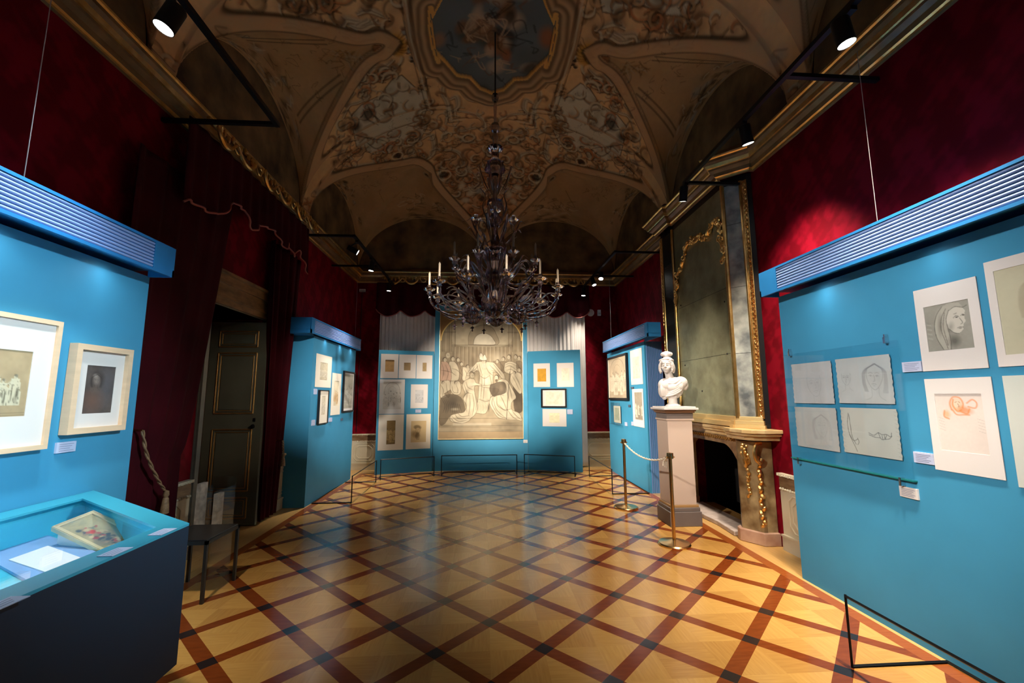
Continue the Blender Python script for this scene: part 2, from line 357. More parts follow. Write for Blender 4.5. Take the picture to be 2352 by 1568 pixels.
# ------------------------------------------------------------------ painter: colours worked out on a grid of vertices
class Cv:
    def __init__(s, x0, x1, y0, y1, nx, ny, base, seed=0):
        s.x0, s.x1, s.y0, s.y1, s.nx, s.ny = x0, x1, y0, y1, nx, ny
        s.X = np.linspace(x0, x1, nx); s.Y = np.linspace(y0, y1, ny)
        s.c = np.empty((ny, nx, 3)); s.c[:] = base; s.hgt = np.zeros((ny, nx)); s.rng = np.random.default_rng(seed)
    def win(s, xa, xb, ya, yb):
        i0 = max(0, int((xa-s.x0)/(s.x1-s.x0)*(s.nx-1))); i1 = min(s.nx, int((xb-s.x0)/(s.x1-s.x0)*(s.nx-1))+2)
        j0 = max(0, int((ya-s.y0)/(s.y1-s.y0)*(s.ny-1))); j1 = min(s.ny, int((yb-s.y0)/(s.y1-s.y0)*(s.ny-1))+2)
        if i1 <= i0 or j1 <= j0: return None
        return slice(j0, j1), slice(i0, i1)
    def put(s, wn, m, col, a):
        m = np.clip(m, 0, 1)[..., None]*a; s.c[wn] = s.c[wn]*(1-m)+np.array(col)*m
    def noise(s, size, amp, tint=(1,1,1), seed=None):
        r = np.random.default_rng(seed) if seed is not None else s.rng
        n = sm_noise(s.ny, s.nx, abs(s.y1-s.y0)/size, abs(s.x1-s.x0)/size, r)-0.5
        s.c *= 1+n[..., None]*2*amp*np.array(tint); return n
    def blob(s, cx, cy, rx, ry, col, a=1.0, ang=0.0, soft=0.3, h=0.0):
        R = max(rx, ry)*1.05; wn = s.win(cx-R, cx+R, cy-R, cy+R)
        if wn is None: return
        dx = s.X[wn[1]][None, :]-cx; dy = s.Y[wn[0]][:, None]-cy; ca, sa = math.cos(ang), math.sin(ang)
        d = np.sqrt(((dx*ca+dy*sa)/rx)**2+((-dx*sa+dy*ca)/ry)**2)
        m = np.clip((1-d)/max(soft, 1e-3), 0, 1); s.put(wn, m, col, a)
        if h: s.hgt[wn] = np.maximum(s.hgt[wn], h*np.sqrt(np.clip(1-d*d, 0, 1)))
    def line(s, pts, w_, col, a=1.0, sm=True, h=0.0, taper=False):
        if sm and len(pts) > 2: pts = catmull(pts, 6)
        n = len(pts)-1
        if n < 1: return
        xs = [p[0] for p in pts]; ys = [p[1] for p in pts]; W_ = s.win(min(xs)-w_, max(xs)+w_, min(ys)-w_, max(ys)+w_)
        if W_ is None: return
        M = np.zeros((W_[0].stop-W_[0].start, W_[1].stop-W_[1].start)); HH = M.copy() if h else None
        for i in range(n):
            p, q = pts[i], pts[i+1]
            ww = w_*(0.35+0.65*math.sin(PI*(i+0.5)/n)) if taper else w_
            wn = s.win(min(p[0], q[0])-ww, max(p[0], q[0])+ww, min(p[1], q[1])-ww, max(p[1], q[1])+ww)
            if wn is None: continue
            ja, jb = max(wn[0].start, W_[0].start), min(wn[0].stop, W_[0].stop); ia, ib = max(wn[1].start, W_[1].start), min(wn[1].stop, W_[1].stop)
            if jb <= ja or ib <= ia: continue
            dx = s.X[ia:ib][None, :]-p[0]; dy = s.Y[ja:jb][:, None]-p[1]; vx, vy = q[0]-p[0], q[1]-p[1]; L2 = vx*vx+vy*vy+1e-12
            t = np.clip((dx*vx+dy*vy)/L2, 0, 1); d = np.hypot(dx-t*vx, dy-t*vy)
            k = (slice(ja-W_[0].start, jb-W_[0].start), slice(ia-W_[1].start, ib-W_[1].start))
            M[k] = np.maximum(M[k], np.clip((ww-d)/(ww*0.6), 0, 1)*0.8)
            if h: HH[k] = np.maximum(HH[k], h*np.sqrt(np.clip(1-(d/ww)**2, 0, 1)))
        s.put(W_, M, col, a)
        if h: s.hgt[W_] = np.maximum(s.hgt[W_], HH)
    def poly(s, pts, col, a=1.0, soft=0.0):
        P = np.array(pts); wn = s.win(P[:,0].min(), P[:,0].max(), P[:,1].min(), P[:,1].max())
        if wn is None: return
        X, Y = np.meshgrid(s.X[wn[1]], s.Y[wn[0]]); ins = np.zeros(X.shape, bool)
        for i in range(len(P)):
            x1, y1 = P[i]; x2, y2 = P[(i+1) % len(P)]
            if y1 == y2: continue
            ins ^= ((Y >= min(y1, y2)) & (Y < max(y1, y2)) & (X < (x2-x1)*(Y-y1)/(y2-y1)+x1))
        s.put(wn, ins.astype(float), col, a)
    # a robed figure: feet at (x, y), height h, leaning by lean
    def robed(s, x, y, h, lt, dk, lean=0.0, wd=0.34, arm=0, kneel=False, head=None):
        r = s.rng; hd = h*0.075
        top = y-h
        hx = x+lean*h
        body = [(hx-hd*1.5, top+hd*2.1), (hx+hd*1.5, top+hd*2.1), (hx+h*wd*0.42, top+h*0.4), (x+h*wd*0.55, y-h*0.05), (x+h*wd*0.5, y), (x-h*wd*0.55, y), (x-h*wd*0.5, y-h*0.3), (hx-h*wd*0.42, top+h*0.35)]
        s.poly(body, lt, 0.92)
        s.blob(x+h*wd*0.25, y-h*0.3, h*wd*0.22, h*0.34, dk, 0.55, 0.1, 0.8)
        s.blob(hx-h*wd*0.1, top+h*0.3, h*wd*0.28, h*0.13, lt, 0.8, 0.3, 0.6)
        for k in range(7):
            a = (k-3)/3.5; x0 = hx+a*h*wd*0.34; x1 = x+a*h*wd*0.5+r.normal()*h*0.02
            s.line([(x0, top+h*(0.28+0.1*r.random())), ((x0+x1)/2+r.normal()*h*0.03, y-h*0.4), (x1, y-h*0.02)], h*0.012, dk, 0.75, taper=True)
        for k in range(4):
            yy = top+h*(0.2+0.11*k); s.line([(hx-h*wd*0.35, yy+r.normal()*0.01), (hx, yy+h*0.06), (hx+h*wd*0.36, yy-h*0.01)], h*0.009, dk, 0.5, taper=True)
        if arm:
            ex, ey = hx+arm*h*0.22, top+h*0.32; fx, fy = hx+arm*h*0.40, top+h*(0.30 if not kneel else 0.24)
            s.line([(hx+arm*hd, top+hd*2.6), (ex, ey), (fx, fy)], h*0.035, lt, 1.0); s.line([(hx+arm*hd, top+hd*3.4), (ex, ey+h*0.035), (fx, fy+h*0.025)], h*0.010, dk, 0.8)
        s.blob(hx, top+hd*1.05, hd*0.85, hd*1.15, head or lt, 1.0, 0, 0.25)
        s.blob(hx-hd*0.1, top+hd*0.55, hd*1.0, hd*0.75, dk, 0.75, 0, 0.5)
        s.blob(hx+hd*0.3, top+hd*1.15, hd*0.28, hd*0.22, dk, 0.6); s.blob(hx-hd*0.25, top+hd*1.2, hd*0.2, hd*0.15, dk, 0.6)
        s.line([(hx, top+hd*1.1), (hx+hd*0.06, top+hd*1.5)], hd*0.12, dk, 0.5, sm=False); s.line([(hx-hd*0.2, top+hd*1.75), (hx+hd*0.2, top+hd*1.75)], hd*0.12, dk, 0.6, sm=False)
    def face(s, cx, cy, r, dk, a=0.6, ang=0.0, hair=True, turn=0.3):
        ca, sa = math.cos(ang), math.sin(ang)
        def T(x, y): return (cx+r*(x*ca-y*sa), cy+r*(x*sa+y*ca))
        w_ = r*0.045
        s.line([T(-0.7, -0.5), T(-0.72, 0.2), T(-0.4, 0.85), T(0.0, 1.12), T(0.38, 0.85), T(0.68, 0.2), T(0.66, -0.5)], w_, dk, a)
        for e in (-0.32+turn*0.3, 0.28+turn*0.3):
            s.line([T(e-0.15, 0.02), T(e, -0.05), T(e+0.15, 0.02)], w_, dk, a); s.blob(*T(e, 0.03), r*0.07, r*0.05, dk, a)
            s.line([T(e-0.2, -0.17), T(e, -0.25), T(e+0.2, -0.17)], w_, dk, a*0.8)
        s.line([T(turn*0.4, -0.05), T(turn*0.4+0.10, 0.38), T(turn*0.4-0.05, 0.44)], w_, dk, a)
        s.line([T(turn*0.4-0.2, 0.68), T(turn*0.4, 0.64), T(turn*0.4+0.2, 0.68)], w_, dk, a); s.line([T(turn*0.4-0.1, 0.8), T(turn*0.4+0.1, 0.8)], w_, dk, a*0.7)
        s.blob(*T(0.42, 0.25), r*0.3, r*0.6, dk, a*0.28, ang, 0.9); s.line([T(-0.3, 1.05), T(-0.3, 1.7), T(-0.8, 2.0)], w_, dk, a*0.7); s.line([T(0.35, 0.95), T(0.42, 1.6), T(0.9, 1.9)], w_, dk, a*0.7)
        if hair:
            for k in range(9):
                o = k/8.0; s.line([T(-0.1+o*0.2, -0.95), T(-0.75-o*0.25, -0.4), T(-0.85-o*0.25, 0.5), T(-0.6-o*0.3, 1.3)], w_*1.3, dk, a*0.55); s.line([T(0.0+o*0.1, -0.95), T(0.7+o*0.25, -0.4), T(0.8+o*0.3, 0.6), T(0.7+o*0.4, 1.3)], w_*1.3, dk, a*0.45)
    def flat(s): return np.clip(s.c, 0.002, 1).reshape(-1, 3)
def set_cols(me, cols):
    at = me.color_attributes.new('Col', 'FLOAT_COLOR', 'POINT')
    a = np.ones((len(cols), 4), np.float32); a[:, :3] = cols; at.data.foreach_set('color', a.ravel())
def art_mesh(name, cv, W, Hh, T, parent, m=ARTM):
    """the painted sheet: W x Hh metres, T maps (u, v up) to the world"""
    g = MB(); g.grid(lambda a, b: T(a*W, (1-b)*Hh), cv.nx, cv.ny)
    o = g.build(name, m, parent, smooth=0, fixn=False); set_cols(o.data, cv.flat()); return o
def mk(W, Hh, base, res=0.006, seed=0):
    return Cv(0, W/Hh, 0, 1, max(8, int(W/res)), max(8, int(Hh/res)), s2l(base), seed)
SEP = s2l((95, 75, 50)); GRY = s2l((110, 105, 100)); DKG = s2l((55, 50, 45)); INKC = s2l((45, 38, 34))
def art_group(W, Hh, base, lt, dk, seed, arch=False, n=9, res=0.006, strength=1.0):
    c = mk(W, Hh, base, res, seed); A = W/Hh; c.noise(0.25, 0.12); c.noise(0.05, 0.05)
    L, D = s2l(lt), s2l(dk)
    c.blob(A/2, 0.85, A*0.7, 0.3, D, 0.3*strength, 0, 1.0)
    if arch:
        c.line([(A*0.06, 0.45), (A*0.12, 0.2), (A*0.3, 0.06), (A*0.5, 0.03), (A*0.7, 0.06), (A*0.88, 0.2), (A*0.94, 0.45)], 0.010, D, 0.8)
        c.line([(A*0.3, 0.4), (A*0.32, 0.25), (A*0.5, 0.17), (A*0.68, 0.25), (A*0.7, 0.4)], 0.008, D, 0.5)
    r = c.rng
    for k in range(n):
        x = A*(0.1+0.8*k/(n-1)) if n > 1 else A/2
        c.robed(x+r.normal()*0.01, 0.80+0.05*r.random(), 0.38+0.12*r.random(), L, D, r.normal()*0.05, 0.4, arm=r.choice([-1, 0, 1]))
    for k in range(max(1, n//3)):
        c.robed(A*(0.2+0.6*r.random()), 0.93, 0.36, L, D, r.normal()*0.1, 0.55, arm=r.choice([-1, 1]), kneel=True)
    for k in range(3): c.line([(0, 0.92+0.03*k), (A, 0.92+0.03*k)], 0.006, D, 0.4, sm=False)
    return c
def art_heads(W, Hh, base, seed, spots, a=0.35, dk=(105, 98, 95), res=0.0045, hatch=0):
    c = mk(W, Hh, base, res, seed); c.noise(0.3, 0.05); c.noise(0.04, 0.02)
    for (x, y, r, ang, hair, turn) in spots:
        c.blob(x, y+r*0.2, r*1.1, r*1.4, s2l(dk), a*0.35, 0, 1.0); c.face(x, y, r, s2l(dk), a, ang, hair, turn)
    return c
def art_plain(W, Hh, base, seed, dk=None, n=4, res=0.006, a=0.4):
    c = mk(W, Hh, base, res, seed); A = W/Hh; c.noise(0.2, 0.10); c.noise(0.04, 0.05); r = c.rng
    D = s2l(dk) if dk else s2l(tuple(v*0.6 for v in base))
    for k in range(n):
        x, y = A*(0.25+0.5*r.random()), 0.25+0.5*r.random()
        c.line([(x, y), (x+r.normal()*0.1, y+r.normal()*0.12), (x+r.normal()*0.15, y+r.normal()*0.15), (x+r.normal()*0.1, y+0.1)], 0.008, D, a)
    return c
def art_cartoon(W, Hh):
    """the large arched drawing: a mitred priest between two kneeling figures, crowds and an arch"""
    c = Cv(0, W/Hh, 0, 1, 262, 400, s2l((182, 165, 134)), 5); A = W/Hh; r = c.rng
    c.noise(0.5, 0.10, (1, 1, 1.1)); c.noise(0.12, 0.07)
    LT, HL, MD, DK, XD, PK = [s2l(v) for v in ((214, 200, 170), (232, 220, 194), (148, 130, 104), (92, 78, 60), (54, 44, 34), (200, 164, 140))]
    def m(x, y): return ((x-45)/925*A, (y-70)/1420)
    P = lambda L_: [m(*p) for p in L_]
    def shape(L_, col=LT, a=0.95, out=DK, n=0, ow=0.0032):
        q = [tuple(v) for v in catmull(P(L_)+[m(*L_[0])], 5)]; c.poly(q, col, a)
        if out is not None: c.line(q, ow, out, 0.75, sm=False)
    def fold(L_, w_=4, col=DK, a=0.7): c.line(P(L_), w_/1420*1.0, col, a, taper=True)
    def shade(x, y, rx, ry, col=DK, a=0.4, ang=0): p = m(x, y); c.blob(p[0], p[1], rx/1420, ry/1420, col, a, ang, 0.95)
    def head(x, y, rr=26, face=LT, hair=DK, dirn=1, beard=None):
        p = m(x, y); k = 1/1420
        c.blob(p[0], p[1]-4*k, rr*1.05*k, rr*1.15*k, hair, 0.9, 0, 0.35); c.blob(p[0]+dirn*5*k, p[1]+3*k, rr*0.74*k, rr*0.95*k, face, 0.95, 0, 0.3)
        c.blob(p[0]+dirn*0.05*rr*k, p[1]-1*k, rr*0.16*k, rr*0.12*k, XD, 0.7); c.blob(p[0]+dirn*0.48*rr*k, p[1]-1*k, rr*0.14*k, rr*0.11*k, XD, 0.7)
        c.line([(p[0]+dirn*0.30*rr*k, p[1]), (p[0]+dirn*0.42*rr*k, p[1]+0.38*rr*k)], 2*k, DK, 0.7, sm=False); c.line([(p[0]+dirn*0.1*rr*k, p[1]+0.58*rr*k), (p[0]+dirn*0.42*rr*k, p[1]+0.58*rr*k)], 2*k, DK, 0.8, sm=False)
        if beard: c.blob(p[0]+dirn*4*k, p[1]+rr*1.0*k, rr*0.6*k, rr*0.7*k, beard, 0.9, 0, 0.5)
    X, Y = np.meshgrid(c.X, c.Y); cy = (400-70)/1420; ry = cy-0.01
    # architecture
    shape([(215,185),(800,185),(805,450),(215,450)], LT, 0.6, None)
    for (x0, x1) in ((68, 150), (165, 215), (808, 862), (880, 960)):
        c.poly(P([(x0,200),(x1,200),(x1+4,530),(x0-2,530)]), MD, 0.40); c.line(P([(x1-4,200),(x1,530)]), 0.006, DK, 0.5, sm=False); c.line(P([(x0+6,200),(x0+4,530)]), 0.003, DK, 0.4, sm=False); c.line(P([((x0+x1)/2,210),((x0+x1)/2,520)]), 0.008, LT, 0.5, sm=False)
        c.poly(P([(x0-10,300),(x1+8,300),(x1+4,318),(x0-6,318)]), DK, 0.35)
    shape([(360,450),(365,340),(420,260),(525,222),(620,250),(670,320),(685,450)], MD, 0.50)
    shape([(415,450),(430,380),(470,335),(535,318),(600,340),(640,385),(652,450)], HL, 0.95)
    for y, w_ in ((452, .003), (462, .005), (474, .003)): c.line(P([(180,y),(860,y)]), w_, DK, 0.6, sm=False)
    c.poly(P([(185,476),(850,476),(850,760),(185,760)]), MD, 0.55)
    for k in range(46):
        x = 190+k*14.4; c.line(P([(x,478),(x+r.normal()*4,600),(x+r.normal()*4,760)]), 0.004, [DK, MD, LT][k % 3], 0.45)
    shade(700, 600, 130, 90, LT, 0.5); shade(440, 640, 120, 90, DK, 0.35)
    # crowd at left
    shade(170, 700, 190, 210, DK, 0.55)
    for L_, col in (([(255,640),(300,690),(350,740),(340,860),(250,880),(230,720)], MD), ([(300,700),(380,720),(370,830),(300,850)], LT), ([(150,640),(215,650),(260,740),(250,850),(160,850),(140,740)], LT), ([(60,640),(130,650),(170,740),(165,860),(60,870)], PK), ([(55,860),(160,860),(150,1010),(60,1040)], LT), ([(170,860),(270,870),(280,990),(215,1010),(165,950)], LT), ([(100,1000),(170,960),(150,1040)], MD)): shape(L_, col)
    for x, y, rr in ((130, 570, 36), (98, 622, 26), (186, 612, 28), (244, 622, 24), (282, 668, 22), (352, 700, 22), (84, 880, 20), (226, 880, 22)): head(x, y, rr, LT, DK if rr < 30 else MD, 1)
    for L_ in ([(70,660),(90,760),(70,850)], [(110,680),(140,770),(120,860)], [(160,680),(180,760),(230,800)], [(60,740),(130,750),(190,770)], [(180,720),(240,740),(300,800)], [(270,700),(300,780),(280,860)], [(60,900),(90,960),(80,1030)], [(120,880),(130,960),(150,1010)], [(180,900),(200,980),(260,990)], [(230,900),(250,960),(240,1000)], [(320,730),(345,780),(330,840)]): fold(L_, 6); 
    shape([(60,1050),(120,1010),(230,1010),(300,1060),(330,1150),(320,1210),(180,1240),(110,1330),(50,1320)], DK, 0.75, None); shade(190, 1110, 150, 120, XD, 0.65); shade(220, 1170, 60, 20, LT, 0.5)
    for k in range(9): fold([(70+25*k, 1050+8*k), (110+20*k, 1130), (90+26*k, 1210)], 5, XD, 0.6)
    # crowd at right
    shade(880, 760, 150, 240, DK, 0.45)
    for L_, col in (([(640,640),(700,640),(760,700),(750,760),(660,740)], MD), ([(720,640),(790,650),(790,750),(740,760)], MD), ([(770,660),(830,640),(905,670),(915,760),(830,780),(765,750)], LT), ([(900,640),(965,650),(965,760),(910,760)], MD), ([(840,780),(905,760),(960,800),(965,960),(930,1010),(870,930),(830,860)], LT), ([(860,920),(930,1000),(965,1010),(965,1190),(880,1190)], DK)): shape(L_, col)
    for x, y, rr in ((756, 612, 25), (820, 590, 27), (895, 588, 26), (936, 602, 24), (935, 735, 24), (690, 640, 22), (880, 770, 20)): head(x, y, rr, LT, DK, -1)
    for L_ in ([(775,680),(830,660),(900,690)], [(770,710),(830,690),(905,740)], [(790,740),(840,730),(900,765)], [(850,800),(890,870),(930,960)], [(880,790),(920,860),(950,940)], [(910,660),(930,710),(920,760)], [(720,660),(750,700),(740,750)], [(870,950),(900,1040),(900,1150)], [(840,690),(830,760),(820,800)]): fold(L_, 6)
    # priest
    shape([(455,650),(510,640),(590,645),(650,655),(700,715),(760,780),(770,840),(735,830),(700,780),(640,760),(640,800),(630,1010),(600,1110),(560,1215),(470,1215),(430,1190),(470,1080),(480,900),(490,800),(460,740),(420,770),(370,800),(345,790),(375,740),(420,690)], LT, 0.98)
    shade(480, 830, 32, 130, DK, 0.55); shade(640, 900, 30, 120, DK, 0.4); shade(560, 870, 50, 110, HL, 0.8); shade(620, 700, 50, 50, HL, 0.8); shade(410, 720, 40, 30, HL, 0.6)
    for L_ in ([(480,660),(500,740),(520,800)], [(510,790),(515,900),(500,1060)], [(545,800),(540,920),(530,1080)], [(600,790),(620,900),(605,1090)], [(455,660),(470,730),(500,790)], [(640,670),(690,730),(735,800)], [(600,680),(650,730),(700,790)], [(620,740),(680,760),(720,820)], [(430,700),(410,740),(360,785)], [(470,690),(440,730),(400,760)], [(490,800),(545,830),(600,800)], [(480,1060),(560,1085),(640,1060)], [(560,700),(590,760),(640,800)]): fold(L_, 7)
    for k in range(14): fold([(440+12*k, 1100), (436+12*k, 1150), (438+12*k, 1205)], 4, DK, 0.6)
    for k in range(10): fold([(470+15*k, 1060), (468+15*k, 1100)], 4, XD, 0.5)
    head(540, 640, 30, LT, DK, -1); c.blob(*m(540, 690), 38/1420, 42/1420, HL, 0.95, 0, 0.6)
    for k in range(7): fold([(515+8*k, 665), (512+9*k, 700), (520+7*k, 730)], 3, DK, 0.5)
    shape([(488,618),(484,575),(498,545),(520,560),(528,580),(545,560),(560,590),(568,622),(528,632)], HL, 1.0)
    fold([(488,620),(528,630),(568,622)], 5, DK, 0.9); fold([(524,565),(528,625)], 4, DK, 0.7)
    # kneeling woman
    shape([(380,830),(430,840),(450,880),(500,895),(505,915),(440,915),(430,960),(450,1040),(470,1150),(440,1230),(400,1265),(370,1300),(290,1325),(180,1300),(175,1240),(250,1215),(320,1200),(345,1130),(310,1060),(330,1000),(300,920),(320,860)], LT, 0.98)
    shade(350, 1000, 26, 60, DK, 0.5); shade(400, 900, 40, 30, HL, 0.8); shade(390, 1130, 34, 90, HL, 0.5); shade(260, 1270, 70, 30, DK, 0.35)
    for L_ in ([(340,870),(360,930),(420,960)], [(320,900),(350,980),(400,1000)], [(400,920),(450,910),(500,905)], [(350,1020),(340,1100),(350,1200)], [(380,1010),(385,1120),(370,1240)], [(410,1000),(430,1120),(410,1240)], [(435,1000),(455,1100),(450,1180)], [(190,1250),(260,1300),(360,1290)], [(220,1225),(260,1270),(350,1270)], [(250,1215),(300,1250),(380,1240)], [(180,1270),(220,1310),(290,1322)], [(310,1040),(340,1000),(370,990)]): fold(L_, 7)
    head(402, 795, 34, LT, MD, 1); fold([(370,770),(400,755),(440,780)], 6, DK, 0.8); fold([(385,750),(410,765),(438,800)], 4)
    # kneeling man with dark cloak and staff
    shape([(690,860),(740,835),(800,860),(850,940),(895,1040),(860,1080),(840,1120),(850,1180),(930,1220),(960,1300),(900,1290),(790,1285),(700,1265),(640,1190),(600,1110),(615,1040),(680,1000),(700,950),(610,940),(520,925),(520,910),(600,905),(660,890)], LT, 0.98)
    shape([(610,900),(660,885),(700,870),(770,880),(785,970),(760,1000),(690,1020),(640,1030),(600,960)], DK, 0.92); shade(650, 950, 26, 50, XD, 0.5); shade(730, 940, 30, 45, MD, 0.6)
    shade(640, 1120, 40, 70, HL, 0.6); shade(800, 960, 24, 60, HL, 0.5); shade(760, 1200, 60, 50, DK, 0.25); shade(590, 1150, 14, 60, XD, 0.6)
    for L_ in ([(640,1040),(630,1120),(700,1240)], [(680,1030),(690,1130),(780,1190)], [(720,1020),(760,1100),(790,1180)], [(640,1060),(680,1180),(780,1270)], [(700,1120),(760,1180),(840,1170)], [(800,880),(830,960),(850,1060)], [(780,900),(800,1000),(820,1080)], [(850,1190),(890,1240),(950,1290)], [(800,1180),(850,1250),(900,1285)], [(610,1040),(680,1010),(760,1020)], [(660,1200),(720,1250),(790,1275)]): fold(L_, 8)
    head(680, 822, 32, LT, XD, -1, DK); c.line(P([(826,760),(808,1000),(788,1280)]), 0.0045, XD, 0.85)
    shade(120, 760, 150, 300, XD, 0.30); shade(900, 800, 130, 300, XD, 0.30); shade(500, 560, 60, 60, XD, 0.2); shade(560, 1010, 130, 160, XD, 0.18)
    c.noise(0.03, 0.10); c.noise(0.08, 0.08)
    # steps
    for y, w_ in ((1272, .004), (1352, .005), (1368, .003), (1412, .003)): c.line(P([(45,y),(970,y)]), w_, DK, 0.55, sm=False)
    c.poly(P([(200,1322),(620,1322),(620,1350),(200,1350)]), HL, 0.35); c.poly(P([(45,1418),(970,1418),(970,1490),(45,1490)]), s2l((196, 164, 120)), 0.6)
    shade(830, 1330, 190, 50, XD, 0.55); shade(820, 1400, 170, 40, DK, 0.5); shade(100, 1345, 90, 30, DK, 0.4)
    c.noise(0.02, 0.05)
    sp = (Y < cy) & (((X-A/2)/(A*0.488))**2+((Y-cy)/ry)**2 > 1); c.c[sp] = np.array(s2l((176, 134, 78)))
    c.c *= 0.56
    arc = [(A/2+A*0.488*math.cos(t), cy-ry*math.sin(t)) for t in np.linspace(0, math.pi, 60)]; c.line(arc, 0.006, s2l((248, 214, 130)), 1.0, sm=False)
    return c
# ------------------------------------------------------------------ the vault
XC, HX, ZS, RV, DV = 0.10, 3.0, 4.436, 2.006, 2.509
Y0V = YF-DV
def vmain(x, y):
    u = np.clip(np.abs(x-XC)/HX, 0, 1); v = np.clip((y-Y0V)/DV, 0, 1)
    return ZS+RV*np.sqrt((1-u*u)*(1-v*v))
SIDE = [(2.09, 1.392), (5.151, 1.371), (8.207, 1.392)]
def vluns(x, y):
    out = []
    def hgt(s, h0, gr, t=1.0): return np.where(s < 2.0, h0+gr*s-1.6*np.clip(s-1.42, 0, 9)**2+0.075*np.exp(-np.abs(t)/0.10)*np.clip(s-0.5, 0, 1), -1.0)
    for yc, wd in SIDE:
        p = np.sqrt(np.clip(1-((y-yc)/wd)**2, 0, 1))
        t = (y-yc)/wd; out.append(ZS+hgt(x-XC+HX, 1.219, 0.310, t)*p); out.append(ZS+hgt(HX-x+XC, 1.219, 0.310, t)*p)
    for xc in (XC-1.5, XC+1.5):
        p = np.sqrt(np.clip(1-((x-xc)/1.475)**2, 0, 1)); out.append(ZS+hgt(YF-y, 1.267, 0.255, (x-xc)/1.475)*p)
    return out
def vz(x, y): return np.maximum.reduce([vmain(x, y)]+vluns(x, y))
def px_ray(px, py): return RC @ np.array([(px-1176)/FPX, -(py-784)/FPX, -1.0])
def on_vault(px, py):
    """the point of the vault seen at a measured place of the photograph, in unrolled coordinates"""
    d = px_ray(px, py); t = np.linspace(1, 14, 700)/np.linalg.norm(d); P = d[:, None]*t; P[2] += CAMH
    x = np.clip(P[0], XL, XR); y = np.clip(P[1], 0, YF); i = int(np.argmax((P[2] >= vz(x, y)) | (P[1] >= YF) | (np.abs(P[0]-XC) >= HX)))
    return 3*math.asin(max(-1, min(1, (x[i]-XC)/3))), (y[i] if y[i] < Y0V else Y0V+DV*math.asin(min(1, (y[i]-Y0V)/DV)))
